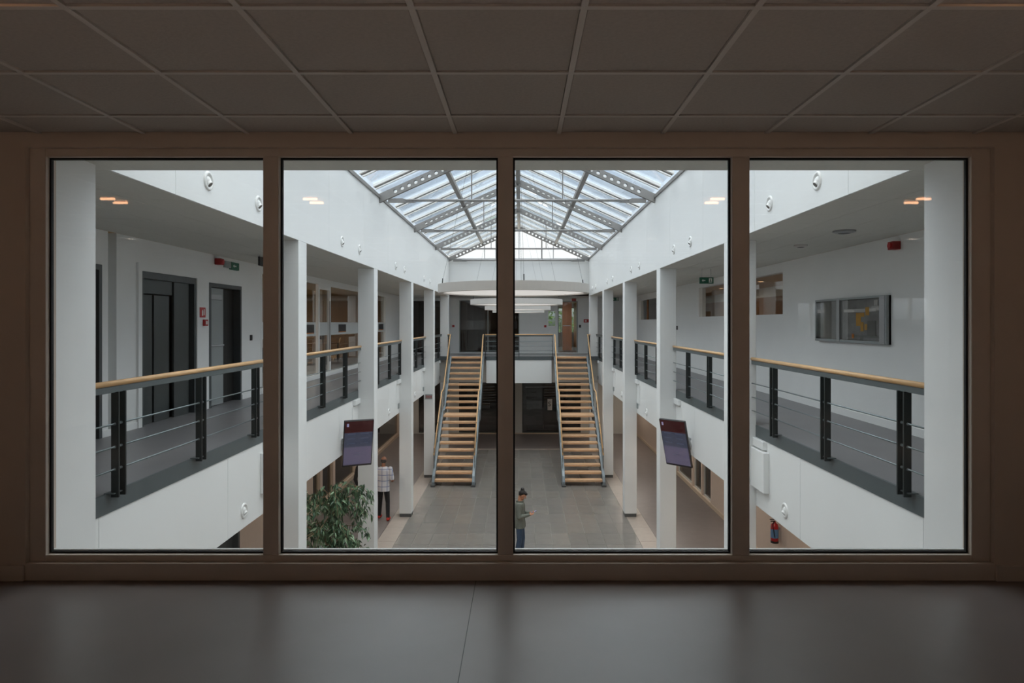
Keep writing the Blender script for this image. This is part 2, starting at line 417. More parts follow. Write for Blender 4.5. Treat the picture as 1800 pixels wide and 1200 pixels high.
# far end
struct('wall_back', MB().box(HX(-1, 3.17), HX(1, 3.17), 29.65, 29.83, CZ, 4.33), 'panel_white')
f_ = struct('floor', MB().box(HX(-1, 3.53), HX(1, 3.53), 29.02, 32.0, -.165, 0), 'gallery_floor')
MB().box(HX(-1, 1.44), HX(1, 1.44), 28.99, 29.02, -.165, .004).obj('edge_band', 'edge_grey', f_)
MB().box(HX(-1, 3.5), HX(-1, 3.0), 28.99, 29.02, -.165, .004).obj('edge_band', 'edge_grey', f_)
MB().box(HX(1, 3.0), HX(1, 3.5), 28.99, 29.02, -.165, .004).obj('edge_band', 'edge_grey', f_)
struct('floor', MB().box(-10.8, 9.3, 32.0, 41, -.165, 0), 'office_floor')
struct('wall_back', MB().box(HX(-1, 1.44), HX(1, 1.44), 29.0, 29.25, -1.17, -.166), 'panel_white')
struct('ceiling', MB().box(HX(-1, 3.8), HX(1, 3.8), 29.25, 41, -1.17, -.166), 'office_white')
# outer shell
struct('wall_left', cells('y', -11.0, -10.8, 3.8, 41, GZ, CZ, [(20.5, 27.5, .9, 2.2)]), 'warm_wall')
struct('wall_right', MB().box(9.3, 9.5, 3.8, 41, GZ, CZ), 'warm_wall')
struct('wall_back', cells('x', 41, 41.2, -11, 9.5, GZ, CZ, [(.6, 4.6, .9, 2.4)]), 'white_wall')

# columns
for s, nm in ((-1, 'left'), (1, 'right')):
    for k in range(1, 6):
        y1 = YB[k]; y0 = y1 - CW
        c = thing('column', 'square white column, %s in the %s row of columns' % (ORD[k - 1], nm), 'column', (HX(s, 3.33), (y0 + y1) / 2, GZ), 0, 'white columns of the hall')
        MB().cbox(HX(s, 3.15), HX(s, 3.51), y0, y1, GZ + .10, CZ, .006).obj('shaft', 'white_wall', c)
        MB().box(HX(s, 3.162), HX(s, 3.498), y0 + .012, y1 - .012, GZ, GZ + .10).obj('base', 'base_dark', c)
        # bracket boxes on the fascia beside the column
        if k < 6:
            t = thing('bracket_box', 'white box on the %s fascia beside the %s column' % (nm, ORD[k - 1]), 'box', (HX(s, 3.51), y0 - .25, -.87), 0, 'white boxes beside the columns')
            MB().cbox(HX(s, 3.43 if k == 1 else 3.50), HX(s, 3.509), y0 - .50, y0 - .001, -.87, -.31, .004).obj('housing', 'panel_white', t)
            MB().cbox(HX(s, 3.45), HX(s, 3.509), y0 - .42, y0 - .001, -.285, -.17, .004).obj('cap', 'panel_white', t)
            if k > 1: MB().box(HX(s, 3.49), HX(s, 3.509), y0 - .24, y0 - .04, -1.02, -.875).obj('gap_shade', 'door_grey', t)  # raised grey box standing for the dark shaded slit below the housing

# railings between the columns
def railing(s, nm, k, wooden=True):
    y0, y1 = YB[k], YB[k + 1] - CW
    t = thing('railing', 'grey steel railing with three rods and %s handrail, %s bay of the %s gallery' % ('a wooden' if wooden else 'a dark', ORD[k], nm), 'railing', (HX(s, 3.46), (y0 + y1) / 2, 0), 0, 'gallery railings')
    x = HX(s, 3.45)
    MB().tube([(x, y0, .965), (x, y1, .965)], .025, 12).obj('handrail', 'wood' if wooden else 'post_dark', t, smooth=True)
    MB().cbox(x - .012, x + .012, y0, y1, .885, .940, .003).obj('top_bar', 'rail_steel', t)
    for z in (.61, .41, .215):
        MB().tube([(x, y0, z), (x, y1, z)], .008, 8).obj('rod', 'rod_steel', t, smooth=True)
    for j in range(20):
        yp = 5.78 + 1.49 * j
        if y0 + .12 < yp < y1 - .1:
            p = MB()
            for d in (-.048, .048): p.cbox(x - .034, x + .034, yp + d - .010, yp + d + .010, -.03, .89, .002)
            o = p.obj('post', 'post_dark', t)
            MB().cbox(HX(s, 3.44), HX(s, 3.53), yp - .085, yp + .085, .002, .012, .002).obj('base_plate', 'rail_steel', o)
            q = MB()
            for z in (.61, .41, .215): q.tube([(x, yp - .07, z), (x, yp + .07, z)], .013, 8)
            q.obj('sleeve', 'rod_steel', o)['kind'] = 'stuff'
for s, nm in ((-1, 'left'), (1, 'right')):
    for k in range(5): railing(s, nm, k, k < 4)

# ---------------------------------------------------------------- glazed roof
EAVE, SL = 4.33, .45
RIDGE = EAVE + 3.15 * SL
sky = sempty('skylight', (XC, 17.4, EAVE))
ys = []
for k in range(5):
    for j in range(4): ys.append(5.18 + 4.93 * k + .6 + 1.2325 * j)
def slope(s, h, dz=0): return (HX(s, h), EAVE + (3.15 - h) * SL + dz)
for s in (-1, 1):
    for y in ys:
        mb = MB()
        for d in (-.13, .13):
            (xa, za), (xb, zb_) = slope(s, 3.12, .09), slope(s, .06, .09)
            mb.prism([(xa, za), (xb, zb_), (xb, zb_ + .05), (xa, za + .05)], 'y', y + d - .024, y + d + .024)
        mb.obj('glazing_bar', 'bar_white', sky)
        (xa, za), (xb, zb_) = slope(s, 3.12, .10), slope(s, .06, .10)
        MB().prism([(xa, za), (xb, zb_), (xb, zb_ + .03), (xa, za + .03)], 'y', y - .045, y + .045).obj('bar_cap', 'steel_roof', sky)
    edges = [5.18] + ys + [29.8]
    for a, b_ in zip(edges, edges[1:]):
        for h0, h1 in ((3.2, 1.65), (1.62, .04)):
            (xa, za), (xb, zb_) = slope(s, h0, .150), slope(s, h1, .150)
            MB().prism([(xa, za), (xb, zb_), (xb, zb_ + .01), (xa, za + .01)], 'y', a + .012, b_ - .012).obj('glass_pane', 'roof_glass', sky)
    # eave beam, purlin
    (xa, za) = slope(s, 3.15)
    MB().box(HX(s, 3.12), HX(s, 3.28), 5.18, 29.7, EAVE, EAVE + .07).obj('eave_beam', 'steel_roof', sky)
    (xa, za), (xb, zb_) = slope(s, 1.69, .0), slope(s, 1.60, .0)
    MB().prism([(xa, za), (xb, zb_), (xb, zb_ + .10), (xa, za + .10)], 'y', 5.18, 29.7).obj('purlin', 'steel_roof', sky)
MB().box(XC - .06, XC + .06, 5.18, 29.75, RIDGE - .06, RIDGE + .12).obj('ridge_beam', 'steel_roof', sky)
# gables
for yy, nm in ((29.70, 'wall_back'), (5.06, 'wall_front')):
    g = sempty('window_4' if yy > 20 else 'window_5', (XC, yy, EAVE))
    MB().prism([(HX(-1, 3.15), EAVE + .06), (HX(1, 3.15), EAVE + .06), (XC, RIDGE + .12)], 'y', yy, yy + .01).obj('glass_pane', 'window_glass', g)
    MB().box(HX(-1, 3.15), HX(1, 3.15), yy - .06, yy + .06, EAVE, EAVE + .055).obj('sill', 'steel_light', g)
    for x in (-2.05, -1.55, -1.02, 0, 1.02, 1.55, 2.05) if yy > 20 else (-1.6, 0, 1.6):
        if abs(x) in (2.05,): continue
        MB().box(XC + x - .018, XC + x + .018, yy - .04, yy + .03, EAVE + .05, EAVE + (3.15 - abs(x)) * SL + .1).obj('mullion', 'steel_light' if abs(x) != 1.02 else 'steel_roof', g)
# trusses
def rafter(s):
    """perforated flat beam with round openings, local: truss plane at y=0"""
    mb = MB(); L = 3.15 / math.cos(math.atan(SL)); D, Th, P, R = .185, .045, .170, .045
    ux, uz = -s * math.cos(math.atan(SL)), math.sin(math.atan(SL)); nx, nz = s * uz, abs(ux)
    def pt(u, v, y):  # u along from eave, v above the lower edge
        return (s * 3.15 + ux * u + nx * v, y, uz * u + nz * v - .105)
    n0 = .36; cnt = int((L - n0 - .12) / P)
    def slab(u0, u1):
        mb.add([pt(u0, 0, -Th), pt(u1, 0, -Th), pt(u1, D, -Th), pt(u0, D, -Th), pt(u0, 0, Th), pt(u1, 0, Th), pt(u1, D, Th), pt(u0, D, Th)],
               [(3, 2, 1, 0), (4, 5, 6, 7), (0, 1, 5, 4), (1, 2, 6, 5), (2, 3, 7, 6), (3, 0, 4, 7)])
    slab(0, n0); slab(n0 + cnt * P, L + .0)
    K = 16
    for c in range(cnt):
        uc = n0 + (c + .5) * P; vc = D * .48; out_, inn = [], []
        cor = [(uc - P / 2, 0), (uc + P / 2, 0), (uc + P / 2, D), (uc - P / 2, D)]
        for k in range(K):
            a_, b_ = cor[k // 4], cor[(k // 4 + 1) % 4]; f = (k % 4) / 4
            ou, ov = a_[0] + (b_[0] - a_[0]) * f, a_[1] + (b_[1] - a_[1]) * f
            out_.append((ou, ov)); an = math.atan2(ov - vc, ou - uc); inn.append((uc + R * math.cos(an), vc + R * math.sin(an)))
        vs = [pt(u, v, -Th) for u, v in out_] + [pt(u, v, -Th) for u, v in inn] + [pt(u, v, Th) for u, v in out_] + [pt(u, v, Th) for u, v in inn]
        fs = []
        for k in range(K):
            k2 = (k + 1) % K
            fs += [(k, k2, K + k2, K + k), (2 * K + k2, 2 * K + k, 3 * K + k, 3 * K + k2), (K + k, K + k2, 3 * K + k2, 3 * K + k)]
            if abs(out_[k][1] - out_[k2][1]) < 1e-6 and out_[k][1] in (0, D): fs.append((k2, k, 2 * K + k, 2 * K + k2))
        mb.add(vs, fs)
    return mb
def make_truss():
    t = thing('roof_truss', '', 'roof truss', (XC, 0, EAVE), 0, 'steel roof trusses')
    for s in (-1, 1): rafter(s).obj('rafter', 'steel_roof', t, local=True)
    MB().tube([(-2.55, 0, -.045), (2.55, 0, -.045)], .030, 10).obj('tie_rod', 'steel_roof', t, smooth=True, local=True)
    for s in (-1, 1):
        MB().prism([(s * 2.30, -.10), (s * 2.95, -.10), (s * 2.95, .0), (s * 2.62, .0)], 'y', -.02, .02).obj('fork_plate', 'steel_roof', t, local=True)
    for x in (-1.04, 1.04):
        MB().tube([(x, 0, -.045), (x, 0, (3.15 - abs(x)) * SL - .06)], .014, 8).obj('hanger', 'steel_roof', t, local=True)
    return t
T0 = make_truss()
for k in range(6):
    y = [5.35, 10.1, 15.04, 19.95, 24.85, 29.5][k]
    lb = ['grey perforated steel roof truss at the near gable, above the viewing window', 'grey perforated steel roof truss, second from the viewing window',
          'grey perforated truss whose round holes look like dashes, nearest truss in view', 'grey perforated roof truss, second of those in view',
          'grey perforated roof truss, third of those in view', 'grey perforated truss along the far gable window'][k]
    if k == 0: T0.location.y = y; T0['label'] = lb
    else: dup(T0, (XC, y, EAVE), None, lb)

# ---------------------------------------------------------------- ring lamps
RR = .88
def make_ring():
    t = thing('pendant_lamp', '', 'lamp', (XC, 7.69, 1.83), 0, 'round white pendant lamps')
    MB().lathe([(RR, 0), (RR, .10), (RR - .02, .10), (RR - .02, .03), (RR - .06, .012), (RR - .06, 0), (RR, 0)], 72).obj('rim', 'lamp_white', t, smooth=False, local=True)
    MB().lathe([(.001, .012), (RR - .055, .012), (RR - .055, .020), (.001, .020)], 72).obj('diffuser', 'diffuser', t, smooth=False, local=True)
    MB().lathe([(.001, .085), (RR - .022, .085), (RR - .022, .095), (.001, .095)], 72).obj('top_cover', 'lamp_white', t, local=True)
    MB().cyl((0, 0, RIDGE - 1.83 - .14), .07, .08, n=24).obj('canopy', 'steel_light', t, local=True)
    for a in (8, 98, 188, 278):
        c, s_ = math.cos(math.radians(a)), math.sin(math.radians(a))
        o = MB().tube([(c * (RR - .05), s_ * (RR - .05), .12), (c * .03, s_ * .03, RIDGE - 1.83 - .13)], .0016, 6).obj('cable', 'cable', t, local=True)
        MB().tube([(c * (RR - .05), s_ * (RR - .05), .09), (c * (RR - .055), s_ * (RR - .055), .17)], .006, 8).obj('cable_grip', 'post_dark', o, local=True)
    return t
L0 = make_ring()
for k, (y, w_) in enumerate([(7.69, 'nearest and largest in view'), (12.57, 'second from the viewing window'), (17.56, 'third from the viewing window'), (22.4, 'farthest, above the foot of the stairs')]):
    lb = 'round flat white pendant lamp hung on thin cables, ' + w_
    if k == 0: L0['label'] = lb
    else: dup(L0, (XC, y, 1.83), None, lb)

# ---------------------------------------------------------------- air nozzles
def make_nozzle():
    t = thing('air_nozzle', '', 'air vent', (0, 0, 0), 0, 'round air nozzles on the fascias')
    # local +x points away from the wall
    MB().lathe([(.098, 0), (.098, .008), (.090, .018), (.072, .016), (.062, .002), (.052, 0)], 28, axis='x').obj('ring', 'nozzle', t, smooth=True, local=True)
    d = Vector((math.cos(.7), 0, -math.sin(.7)))
    MB().sphere((-.030, 0, 0), .058, 18, 12).obj('ball', 'nozzle', t, smooth=True, local=True)
    MB().tube([Vector((-.026, 0, 0)) + d * .035, Vector((-.026, 0, 0)) + d * .064], [.038, .034], 18).obj('spout', 'nozzle', t, local=True)
    MB().tube([Vector((-.026, 0, 0)) + d * .0642, Vector((-.026, 0, 0)) + d * .065], .028, 18).obj('opening', 'hole', t, local=True)
    return t
NZ = make_nozzle(); first = True
pairs = [6.80, 8.10, 11.89, 13.17, 17.0, 18.25, 21.95, 23.35, 26.9, 28.2]
for s, nm in ((-1, 'left'), (1, 'right')):
    for k, y in enumerate(pairs):
        lb = 'round white air nozzle, upper %s fascia, %s of the pair over %s bay' % (nm, 'nearer' if k % 2 == 0 else 'farther', ORD[k // 2])
        rz = 0 if s < 0 else math.pi
        if first: NZ.location = (HX(s, 3.15), y, 2.955); NZ.rotation_euler = (0, 0, rz); NZ['label'] = lb; first = False
        else: dup(NZ, (HX(s, 3.15), y, 2.955), rz, lb)
    for k, y in enumerate([8.53, 13.28, 17.9, 22.3, 27.2]):
        dup(NZ, (HX(s, 3.51), y, -.945), 0 if s < 0 else math.pi, 'round white air nozzle low on the %s gallery fascia, %s bay' % (nm, ORD[k]))

# ---------------------------------------------------------------- hall floor
gf = struct('floor', MB().box(-10.8, 9.3, 3.8, 41, GZ - .15, GZ - .012), 'grout')
MB().box(-10.8, HX(-1, 3.70), 4.05, 34, GZ - .012, GZ).obj('aisle_floor', 'aisle_floor', gf)
MB().box(HX(1, 3.70), 9.3, 4.05, 34, GZ - .012, GZ).obj('aisle_floor', 'aisle_floor', gf)
MB().box(-10.8, 9.3, 34, 41, GZ - .012, GZ).obj('aisle_floor', 'aisle_floor', gf)
MB().box(HX(-1, 3.70), HX(1, 3.70), 30.0, 34, GZ - .012, GZ).obj('aisle_floor', 'aisle_floor', gf)
bs = MB().cbox(-.245, .245, -.597, .597, 0, .012, .002).mesh('border_stone', 'border_stone')
copies('border_stone', bs, [(HX(s, 3.45), 4.65 + 1.2 * j, GZ - .012) for s in (-1, 1) for j in range(21)], gf)
bt = MB().cbox(-.597, .597, -.14, .14, 0, .012, .002).mesh('border_stone', 'border_stone')
copies('border_stone', bt, [(XC - 2.4 + 1.2 * j, 29.85, GZ - .012) for j in range(5)], gf)
tw, td = 6.40 / 14, .905
tm = [MB().cbox(-tw / 2 + .009, tw / 2 - .009, -td / 2 + .003, td / 2 - .003, 0, .012, .0015).mesh('floor_tile', m_) for m_ in ('tile_grey', 'tile_grey_b', 'tile_grey_c')]
rest = MB()
for j in range(28):
    y = 29.70 - td * (j + .5)
    for i in range(14):
        x = XC - 3.2 + tw * (i + .5)
        if y > 13.6:
            o = bpy.data.objects.new('floor_tile', random.choice(tm)); COL.objects.link(o); o.location = (x, y, GZ - .012); o.parent = gf
        elif y > 4.1: rest.box(x - tw / 2 + .006, x + tw / 2 - .006, y - td / 2 + .003, y + td / 2 - .003, GZ - .012, GZ)
o = rest.obj('tile_field', 'tile_grey', gf); o['kind'] = 'stuff'

# ---------------------------------------------------------------- stairs
def stairs(xa, xb, nm):
    cx = (xa + xb) / 2
    t = thing('staircase', 'straight open %s staircase with wooden treads and grey steel strings' % nm, 'staircase', (cx, 23.1, GZ), 0, 'twin staircases at the far end')
    r = 4.25 / 20; g = .285
    ny = [23.12 + g * k for k in range(10)]; ny += [ny[9] + .76 + .260 * k for k in range(10)]
    for k in range(20):
        dep = .30 if k != 9 else .80
        if k == 19: dep = .30
        z = GZ + r * (k + 1)
        MB().cbox(xa + .09, xb - .09, ny[k], ny[k] + dep, z - .075, z + (.002 if k == 19 else 0), .006).obj('tread', 'tread_wood', t)
    L9y, L10y = ny[9], ny[10]
    zt_ = lambda y: 0
    def string_poly():
        # upper line follows the nosings a little above, lower line below
        up = [(23.02, GZ + .0), (23.02, GZ + .16), (ny[0], GZ + r + .13), (ny[9], GZ + 10 * r + .13), (ny[10] - .12, GZ + 10 * r + .15), (ny[19], -.0 + .0), (29.02, 0.0)]
        dn = [(29.02, -.34), (ny[19], -.36), (ny[10] + .1, GZ + 10 * r - .28), (ny[9] + .1, GZ + 10 * r - .28), (23.32, GZ)]
        return up + dn
    for x0, x1 in ((xa, xa + .09), (xb - .09, xb)):
        MB().prism(string_poly(), 'x', x0, x1).obj('stringer', 'stringer', t)
        MB().cbox(x0 - .03, x1 + .03, 22.95, 23.36, GZ, GZ + .07, .005).obj('foot_plate', 'base_dark', t)
    H = .93
    for side, x in (('a', xa + .03), ('b', xb - .03)):
        pts = [(x, 23.34, GZ + r + .83), (x, ny[9] - .02, GZ + 10 * r + H), (x, ny[10] - .22, GZ + 10 * r + H + .02), (x, ny[19] - .02, H + .01), (x, 29.0, .965)]
        MB().tube(pts, .024, 12).obj('handrail', 'wood', t, smooth=True)
        und = [(p[0], p[1], p[2] - .05) for p in pts]
        mb = MB()
        for a, b_ in zip(und, und[1:]):
            mb.prism([(a[1], a[2] - .025), (b_[1], b_[2] - .025), (b_[1], b_[2] + .03), (a[1], a[2] + .03)], 'x', x - .008, x + .008)
        mb.obj('rail_bar', 'rail_steel', t)
        for dz in (.32, .52, .72):
            MB().tube([(p[0], p[1], p[2] - dz) for p in pts], .007, 6).obj('rod', 'rod_steel', t)
        for y in (23.42, 24.45, 25.5, 26.5, 27.5, 28.45):
            # height of nosing line
            if y < ny[9]: zb2 = GZ + r + (y - ny[0]) * (9 * r) / (ny[9] - ny[0])
            elif y < ny[10]: zb2 = GZ + 10 * r
            else: zb2 = GZ + 11 * r + (y - ny[10]) * (9 * r) / (ny[19] - ny[10])
            MB().cbox(x - .010, x + .010, y - .03, y + .03, zb2 - .14, zb2 + .84, .002).obj('post', 'post_dark', t)
    return t
stairs(-3.12, -1.62, 'left'); stairs(1.46, 2.96, 'right')
# landing railings
def landing_rail(x0, x1, nm):
    t = thing('railing', nm, 'railing', ((x0 + x1) / 2, 29.0, 0), 0, 'gallery railings')
    MB().tube([(x0, 29.0, .965), (x1, 29.0, .965)], .024, 12).obj('handrail', 'wood', t, smooth=True)
    MB().cbox(x0, x1, 28.992, 29.008, .885, .940, .002).obj('top_bar', 'rail_steel', t)
    for z in (.67, .46, .25, .10): MB().tube([(x0, 29.0, z), (x1, 29.0, z)], .009, 8).obj('rod', 'rod_steel', t)
    n = max(2, int((x1 - x0) / 1.4) + 1)
    for k in range(n):
        x = x0 + .03 + (x1 - x0 - .06) * k / (n - 1)
        MB().cbox(x - .012, x + .012, 28.965, 29.035, -.12, .89, .002).obj('post', 'post_dark', t)
landing_rail(-1.58, 1.42, 'grey steel landing railing with wooden handrail between the two stairs')
landing_rail(HX(-1, 3.15), -3.14, 'short wooden topped railing between left stair and column')
landing_rail(2.98, HX(1, 3.15), 'short wooden topped railing between right stair and column')

# ---------------------------------------------------------------- gallery outer wall, left
LW = [(7.45, 8.50, 0, 2.24), (8.64, 8.82, 0, CZ), (9.37, 10.96, 0, 2.23), (11.44, 12.75, 0, 2.19), (13.72, 26.4, .07, 2.57)]
lw = struct('wall_left', cells('y', XL - .20, XL, 4.05, 32.0, 0, CZ, LW), 'white_wall')
MB().box(XL - .22, XL - .15, 8.6, 8.86, 0, CZ).obj('niche_back', 'white_wall', lw)
for a, b_ in ((8.5, 9.32), (11.02, 11.40), (12.79, 13.72), (26.4, 32)):
    struct('baseboard_left', MB().box(XL, XL + .015, a, b_, 0, .09), 'white_wall')
# lift
lf = thing('elevator', 'dark grey steel lift entrance with sliding door leaves in the left gallery wall', 'elevator', (XL - .1, 10.16, 0))
x = XL
cells('y', x - .15, x + .03, 9.28, 11.04, 0, 2.34, [(9.37, 10.96, 0, 2.23)]).obj('surround', 'white_wall', lf)
cells('y', x - .12, x + .012, 9.37, 10.96, 0, 2.23, [(9.44, 10.90, 0, 2.13)]).obj('frame', 'door_steel', lf)
MB().box(x - .10, x - .06, 9.44, 10.34, 1.92, 2.13).obj('transom', 'door_panel', lf)
MB().cbox(x - .10, x - .06, 9.44, 9.78, 0, 1.90).obj('door_leaf', 'door_panel', lf)
MB().cbox(x - .10, x - .06, 9.83, 10.25, 0, 1.90).obj('door_leaf', 'door_panel', lf)
MB().cbox(x - .08, x - .04, 10.36, 10.82, 0, 2.13).obj('side_panel', 'door_panel', lf)
MB().box(x - .14, x - .11, 9.4, 10.92, 0, 2.2).obj('shaft_gap', 'dark_gap', lf)
# doors
for y0, y1, zt2, nm in ((7.45, 8.50, 2.24, 'door_1'), (11.44, 12.75, 2.19, 'door_2')):
    d = sempty(nm, (XL, (y0 + y1) / 2, 0))
    cells('y', XL - .16, XL + .012, y0, y1, 0, zt2, [(y0 + .06, y1 - .06, 0, zt2 - .07)]).obj('frame', 'door_steel', d)
    lf_ = MB().cbox(XL - .10, XL - .06, y0 + .06, y0 + .68, .01, zt2 - .08).obj('door_leaf', 'door_grey' if nm == 'door_2' else 'door_panel', d)
    if nm == 'door_2':
        MB().tube([(XL - .03, y0 + .12, 1.08), (XL - .03, y0 + .62, 1.08)], .018, 8).obj('push_bar', 'alu', lf_)
        MB().cbox(XL - .064, XL - .05, y0 + .14, y0 + .60, 1.9, 2.0).obj('door_closer', 'alu', lf_)
    MB().cbox(XL - .16, XL - .12, y0 + .68, y1 - .06, .01, zt2 - .08).obj('door_leaf', 'dark_gap', d)  # near-black sheet standing for the unlit interior past the open half

# glazed office front, left
W2 = sempty('window_6', (XL, 20, 0))
cells('y', XL - .07, XL + .01, 13.72, 26.4, .07, 2.57, [(13.77, 17.60, .11, 2.52), (17.70, 18.62, .11, 2.40), (18.74, 22.2, .11, 2.52), (22.26, 26.33, .11, 2.52)]).obj('frame', 'panel_white', W2)
struct('trim_1', MB().box(XL - .1, XL + .02, 13.72, 26.4, 0, .075), 'panel_white')
for a, b_ in ((13.77, 17.55), (17.72, 18.62), (18.80, 22.2), (22.28, 26.33)):
    MB().box(XL - .055, XL - .047, a, b_, .11, 2.52 if a != 17.72 else 2.40).obj('glass_pane', 'office_glass', W2)
    MB().box(XL - .046, XL - .045, a, b_, 1.14, 1.50).obj('frosted_band', 'frost', W2)
for y in (16.55, 19.72, 23.1, 25.3):
    o = MB().box(XL - .0445, XL - .0435, y, y + .85, 1.20, 1.44).obj('print', 'black', W2)
    MB().box(XL - .0432, XL - .0430, y + .03, y + .82, 1.205, 1.225).obj('orange_strip', 'orange', o)
MB().tube([(XL + .05, 18.52, .4), (XL + .05, 18.52, 2.1)], .018, 10).obj('door_pull', 'alu', W2)
# left office interior
struct('wall_left', MB().box(-10.8, XL - .2, 13.5, 13.72, 0, CZ), 'warm_wall')
struct('wall_left', MB().box(-10.8, XL - .2, 28.0, 28.2, 0, CZ), 'office_wood')
struct('trim_2', MB().box(-10.78, -10.72, 13.72, 20.5, 0, CZ), 'wood_wall')
for k, (y, w_) in enumerate(((15.0, 'nearest'), (17.2, 'second'), (19.4, 'third'), (21.6, 'fourth'), (23.8, 'fifth'))):
    t = thing('cabinet', 'low white office cabinet with two doors behind the left glass front, %s from the window' % w_, 'cabinet', (-9.0, y, 0), 0, 'cabinets in the left office')
    MB().cbox(-9.3, -8.7, y - .9, y + .9, 0, 1.02, .005).obj('body', 'office_white', t)
    MB().cbox(-9.32, -8.66, y - .92, y + .92, 1.02, 1.06, .005).obj('top', 'wood_dark', t)
    for d in (-.45, .45):
        o = MB().cbox(-8.70, -8.68, y + d - .43, y + d + .43, .09, 1.0, .004).obj('door', 'office_white', t)
        MB().cbox(-8.68, -8.66, y + d - .02, y + d + .10, .78, .80, .003).obj('handle', 'alu', o)
def desk(x, y, w_):
    t = thing('office_desk', 'wooden office desk with dark legs in the left office, ' + w_, 'desk', (x, y, 0), 0, 'desks in the left office')
    MB().cbox(x - .4, x + .4, y - .8, y + .8, .72, .75).obj('desk_top', 'wood_dark', t)
    for dx in (-.36, .36):
        for dy in (-.75, .75): MB().cbox(x + dx - .02, x + dx + .02, y + dy - .02, y + dy + .02, 0, .72).obj('leg', 'post_dark', t)
    m_ = thing('monitor', 'black computer monitor on the %s desk of the left office' % w_, 'monitor', (x, y, .75), 0, 'monitors in the left office')
    MB().cbox(x - .02, x + .01, y - .27, y + .27, .87, 1.19).obj('screen', 'black', m_)
    MB().cbox(x - .01, x + .01, y - .02, y + .02, .76, .9).obj('stand', 'black', m_)
    MB().cbox(x - .1, x + .1, y - .12, y + .12, .751, .765).obj('foot', 'black', m_)
desk(-7.3, 16.4, 'nearest'); desk(-7.3, 20.3, 'middle'); desk(-7.3, 24.2, 'farthest')
w3 = sempty('window_7', (-10.9, 24, .9))
MB().box(-10.91, -10.90, 20.5, 27.5, .9, 2.2).obj('glass_pane', 'office_glass', w3)
for y in (20.52, 22.8, 25.1, 27.48): MB().box(-10.95, -10.85, y - .03, y + .03, .9, 2.2).obj('mullion', 'panel_white', w3)

# gallery outer wall, right
RW = [(13.05, 19.2, 1.66, 2.50), (25.2, 29.0, 1.62, 2.45)]
struct('wall_right', cells('y', XR, XR + .20, 4.05, 32.0, 0, CZ, RW), 'white_wall')
struct('baseboard_right', MB().box(XR - .015, XR, 4.05, 32.0, 0, .11), 'panel_white')
for k, (a, b_, c, d) in enumerate(RW):
    w_ = sempty('window_%d' % (8 + k), (XR + .1, (a + b_) / 2, c))
    MB().box(XR + .10, XR + .108, a, b_, c, d).obj('glass_pane', 'office_glass', w_)
    if k == 0: MB().box(XR + .02, XR + .18, 16.0, 16.7, c, d).obj('mullion', 'white_wall', w_)
    else: MB().box(XR + .06, XR + .14, 27.4, 27.48, c, d).obj('mullion', 'wood_dark', w_)
struct('wall_right', MB().box(XR + .2, 9.3, 11.6, 11.8, 0, CZ), 'warm_wall')
struct('trim_3', MB().box(8.4, 8.5, 11.8, 31.0, 0, 2.36), 'wood_dark')
struct('trim_4', MB().box(8.4, 8.5, 11.8, 31.0, 2.36, CZ), 'office_white')
def downlight(x, y, z, power, w_, size=.16, glow='lampglow', col=(1, .89, .77)):
    t = thing('downlight', w_, 'light', (x, y, z), 0, 'recessed ceiling lights of the hall')
    MB().lathe([(size * .5, 0), (size * .62, -.008), (size * .62, 0)], 20).obj('trim_ring', 'lamp_white', t, local=True)
    MB().cyl((0, 0, -.003), size * .5, .002, n=20).obj('lens', glow, t, local=True)
    if power:
        l = bpy.data.lights.new('downlight_lamp', 'AREA'); l.shape = 'DISK'; l.size = size; l.energy = power; l.color = col
        lo = bpy.data.objects.new('lamp', l); COL.objects.link(lo); lo.parent = t; lo.location = (0, 0, -.01)
for k, y in enumerate((13.6, 16.4, 19.2, 23.0, 27.0)):
    downlight(7.0, y, CZ, 22, 'round warm ceiling light in the right office, %s from the window' % ORD[k])
for k, y in enumerate((15.2, 18.6, 22.0, 25.4)):
    downlight(-7.9, y, CZ, 40, 'round warm ceiling light in the left office, %s from the window' % ORD[k])

# notice case on the right gallery wall
t = thing('notice_case', 'wide grey framed glass notice case with a yellow poster on the right wall', 'notice board', (XR, 10.35, 1.18))
x = XR
MB().box(x - .03, x, 9.23, 11.46, 1.18, 1.88).obj('back_panel', 'case_back', t)
cells('y', x - .07, x - .001, 9.23, 11.46, 1.18, 1.88, [(9.27, 11.43, 1.22, 1.85)]).obj('frame', 'door_grey', t)
MB().box(x - .075, x - .03, 10.58, 10.68, 1.19, 1.87).obj('mullion', 'alu', t)
MB().box(x - .075, x - .03, 9.27, 9.40, 1.19, 1.87).obj('mullion', 'alu', t)
MB().box(x - .06, x - .056, 9.27, 11.43, 1.22, 1.85).obj('glass_pane', 'case_glass', t)
p = MB().box(x - .036, x - .03, 9.46, 10.54, 1.23, 1.84).obj('poster', 'poster', t)
qn = [0]
def q(y0, y1, z0, z1, m_, nm='print'):
    qn[0] += 1; MB().box(x - .0385 - .0008 * qn[0], x - .0365, y0, y1, z0, z1).obj(nm, m_, p)
q(9.55, 10.50, 1.655, 1.70, 'sign_white'); q(9.98, 10.12, 1.44, 1.64, 'yellow'); q(9.88, 10.12, 1.58, 1.64, 'yellow'); q(9.74, 9.84, 1.60, 1.72, 'yellow')
q(9.90, 9.98, 1.36, 1.50, 'yellow'); q(9.80, 9.86, 1.38, 1.47, 'yellow'); q(9.50, 9.60, 1.74, 1.82, 'sign_white'); q(10.18, 10.24, 1.25, 1.32, 'orange')
q(9.55, 9.78, 1.30, 1.52, 'case_back')

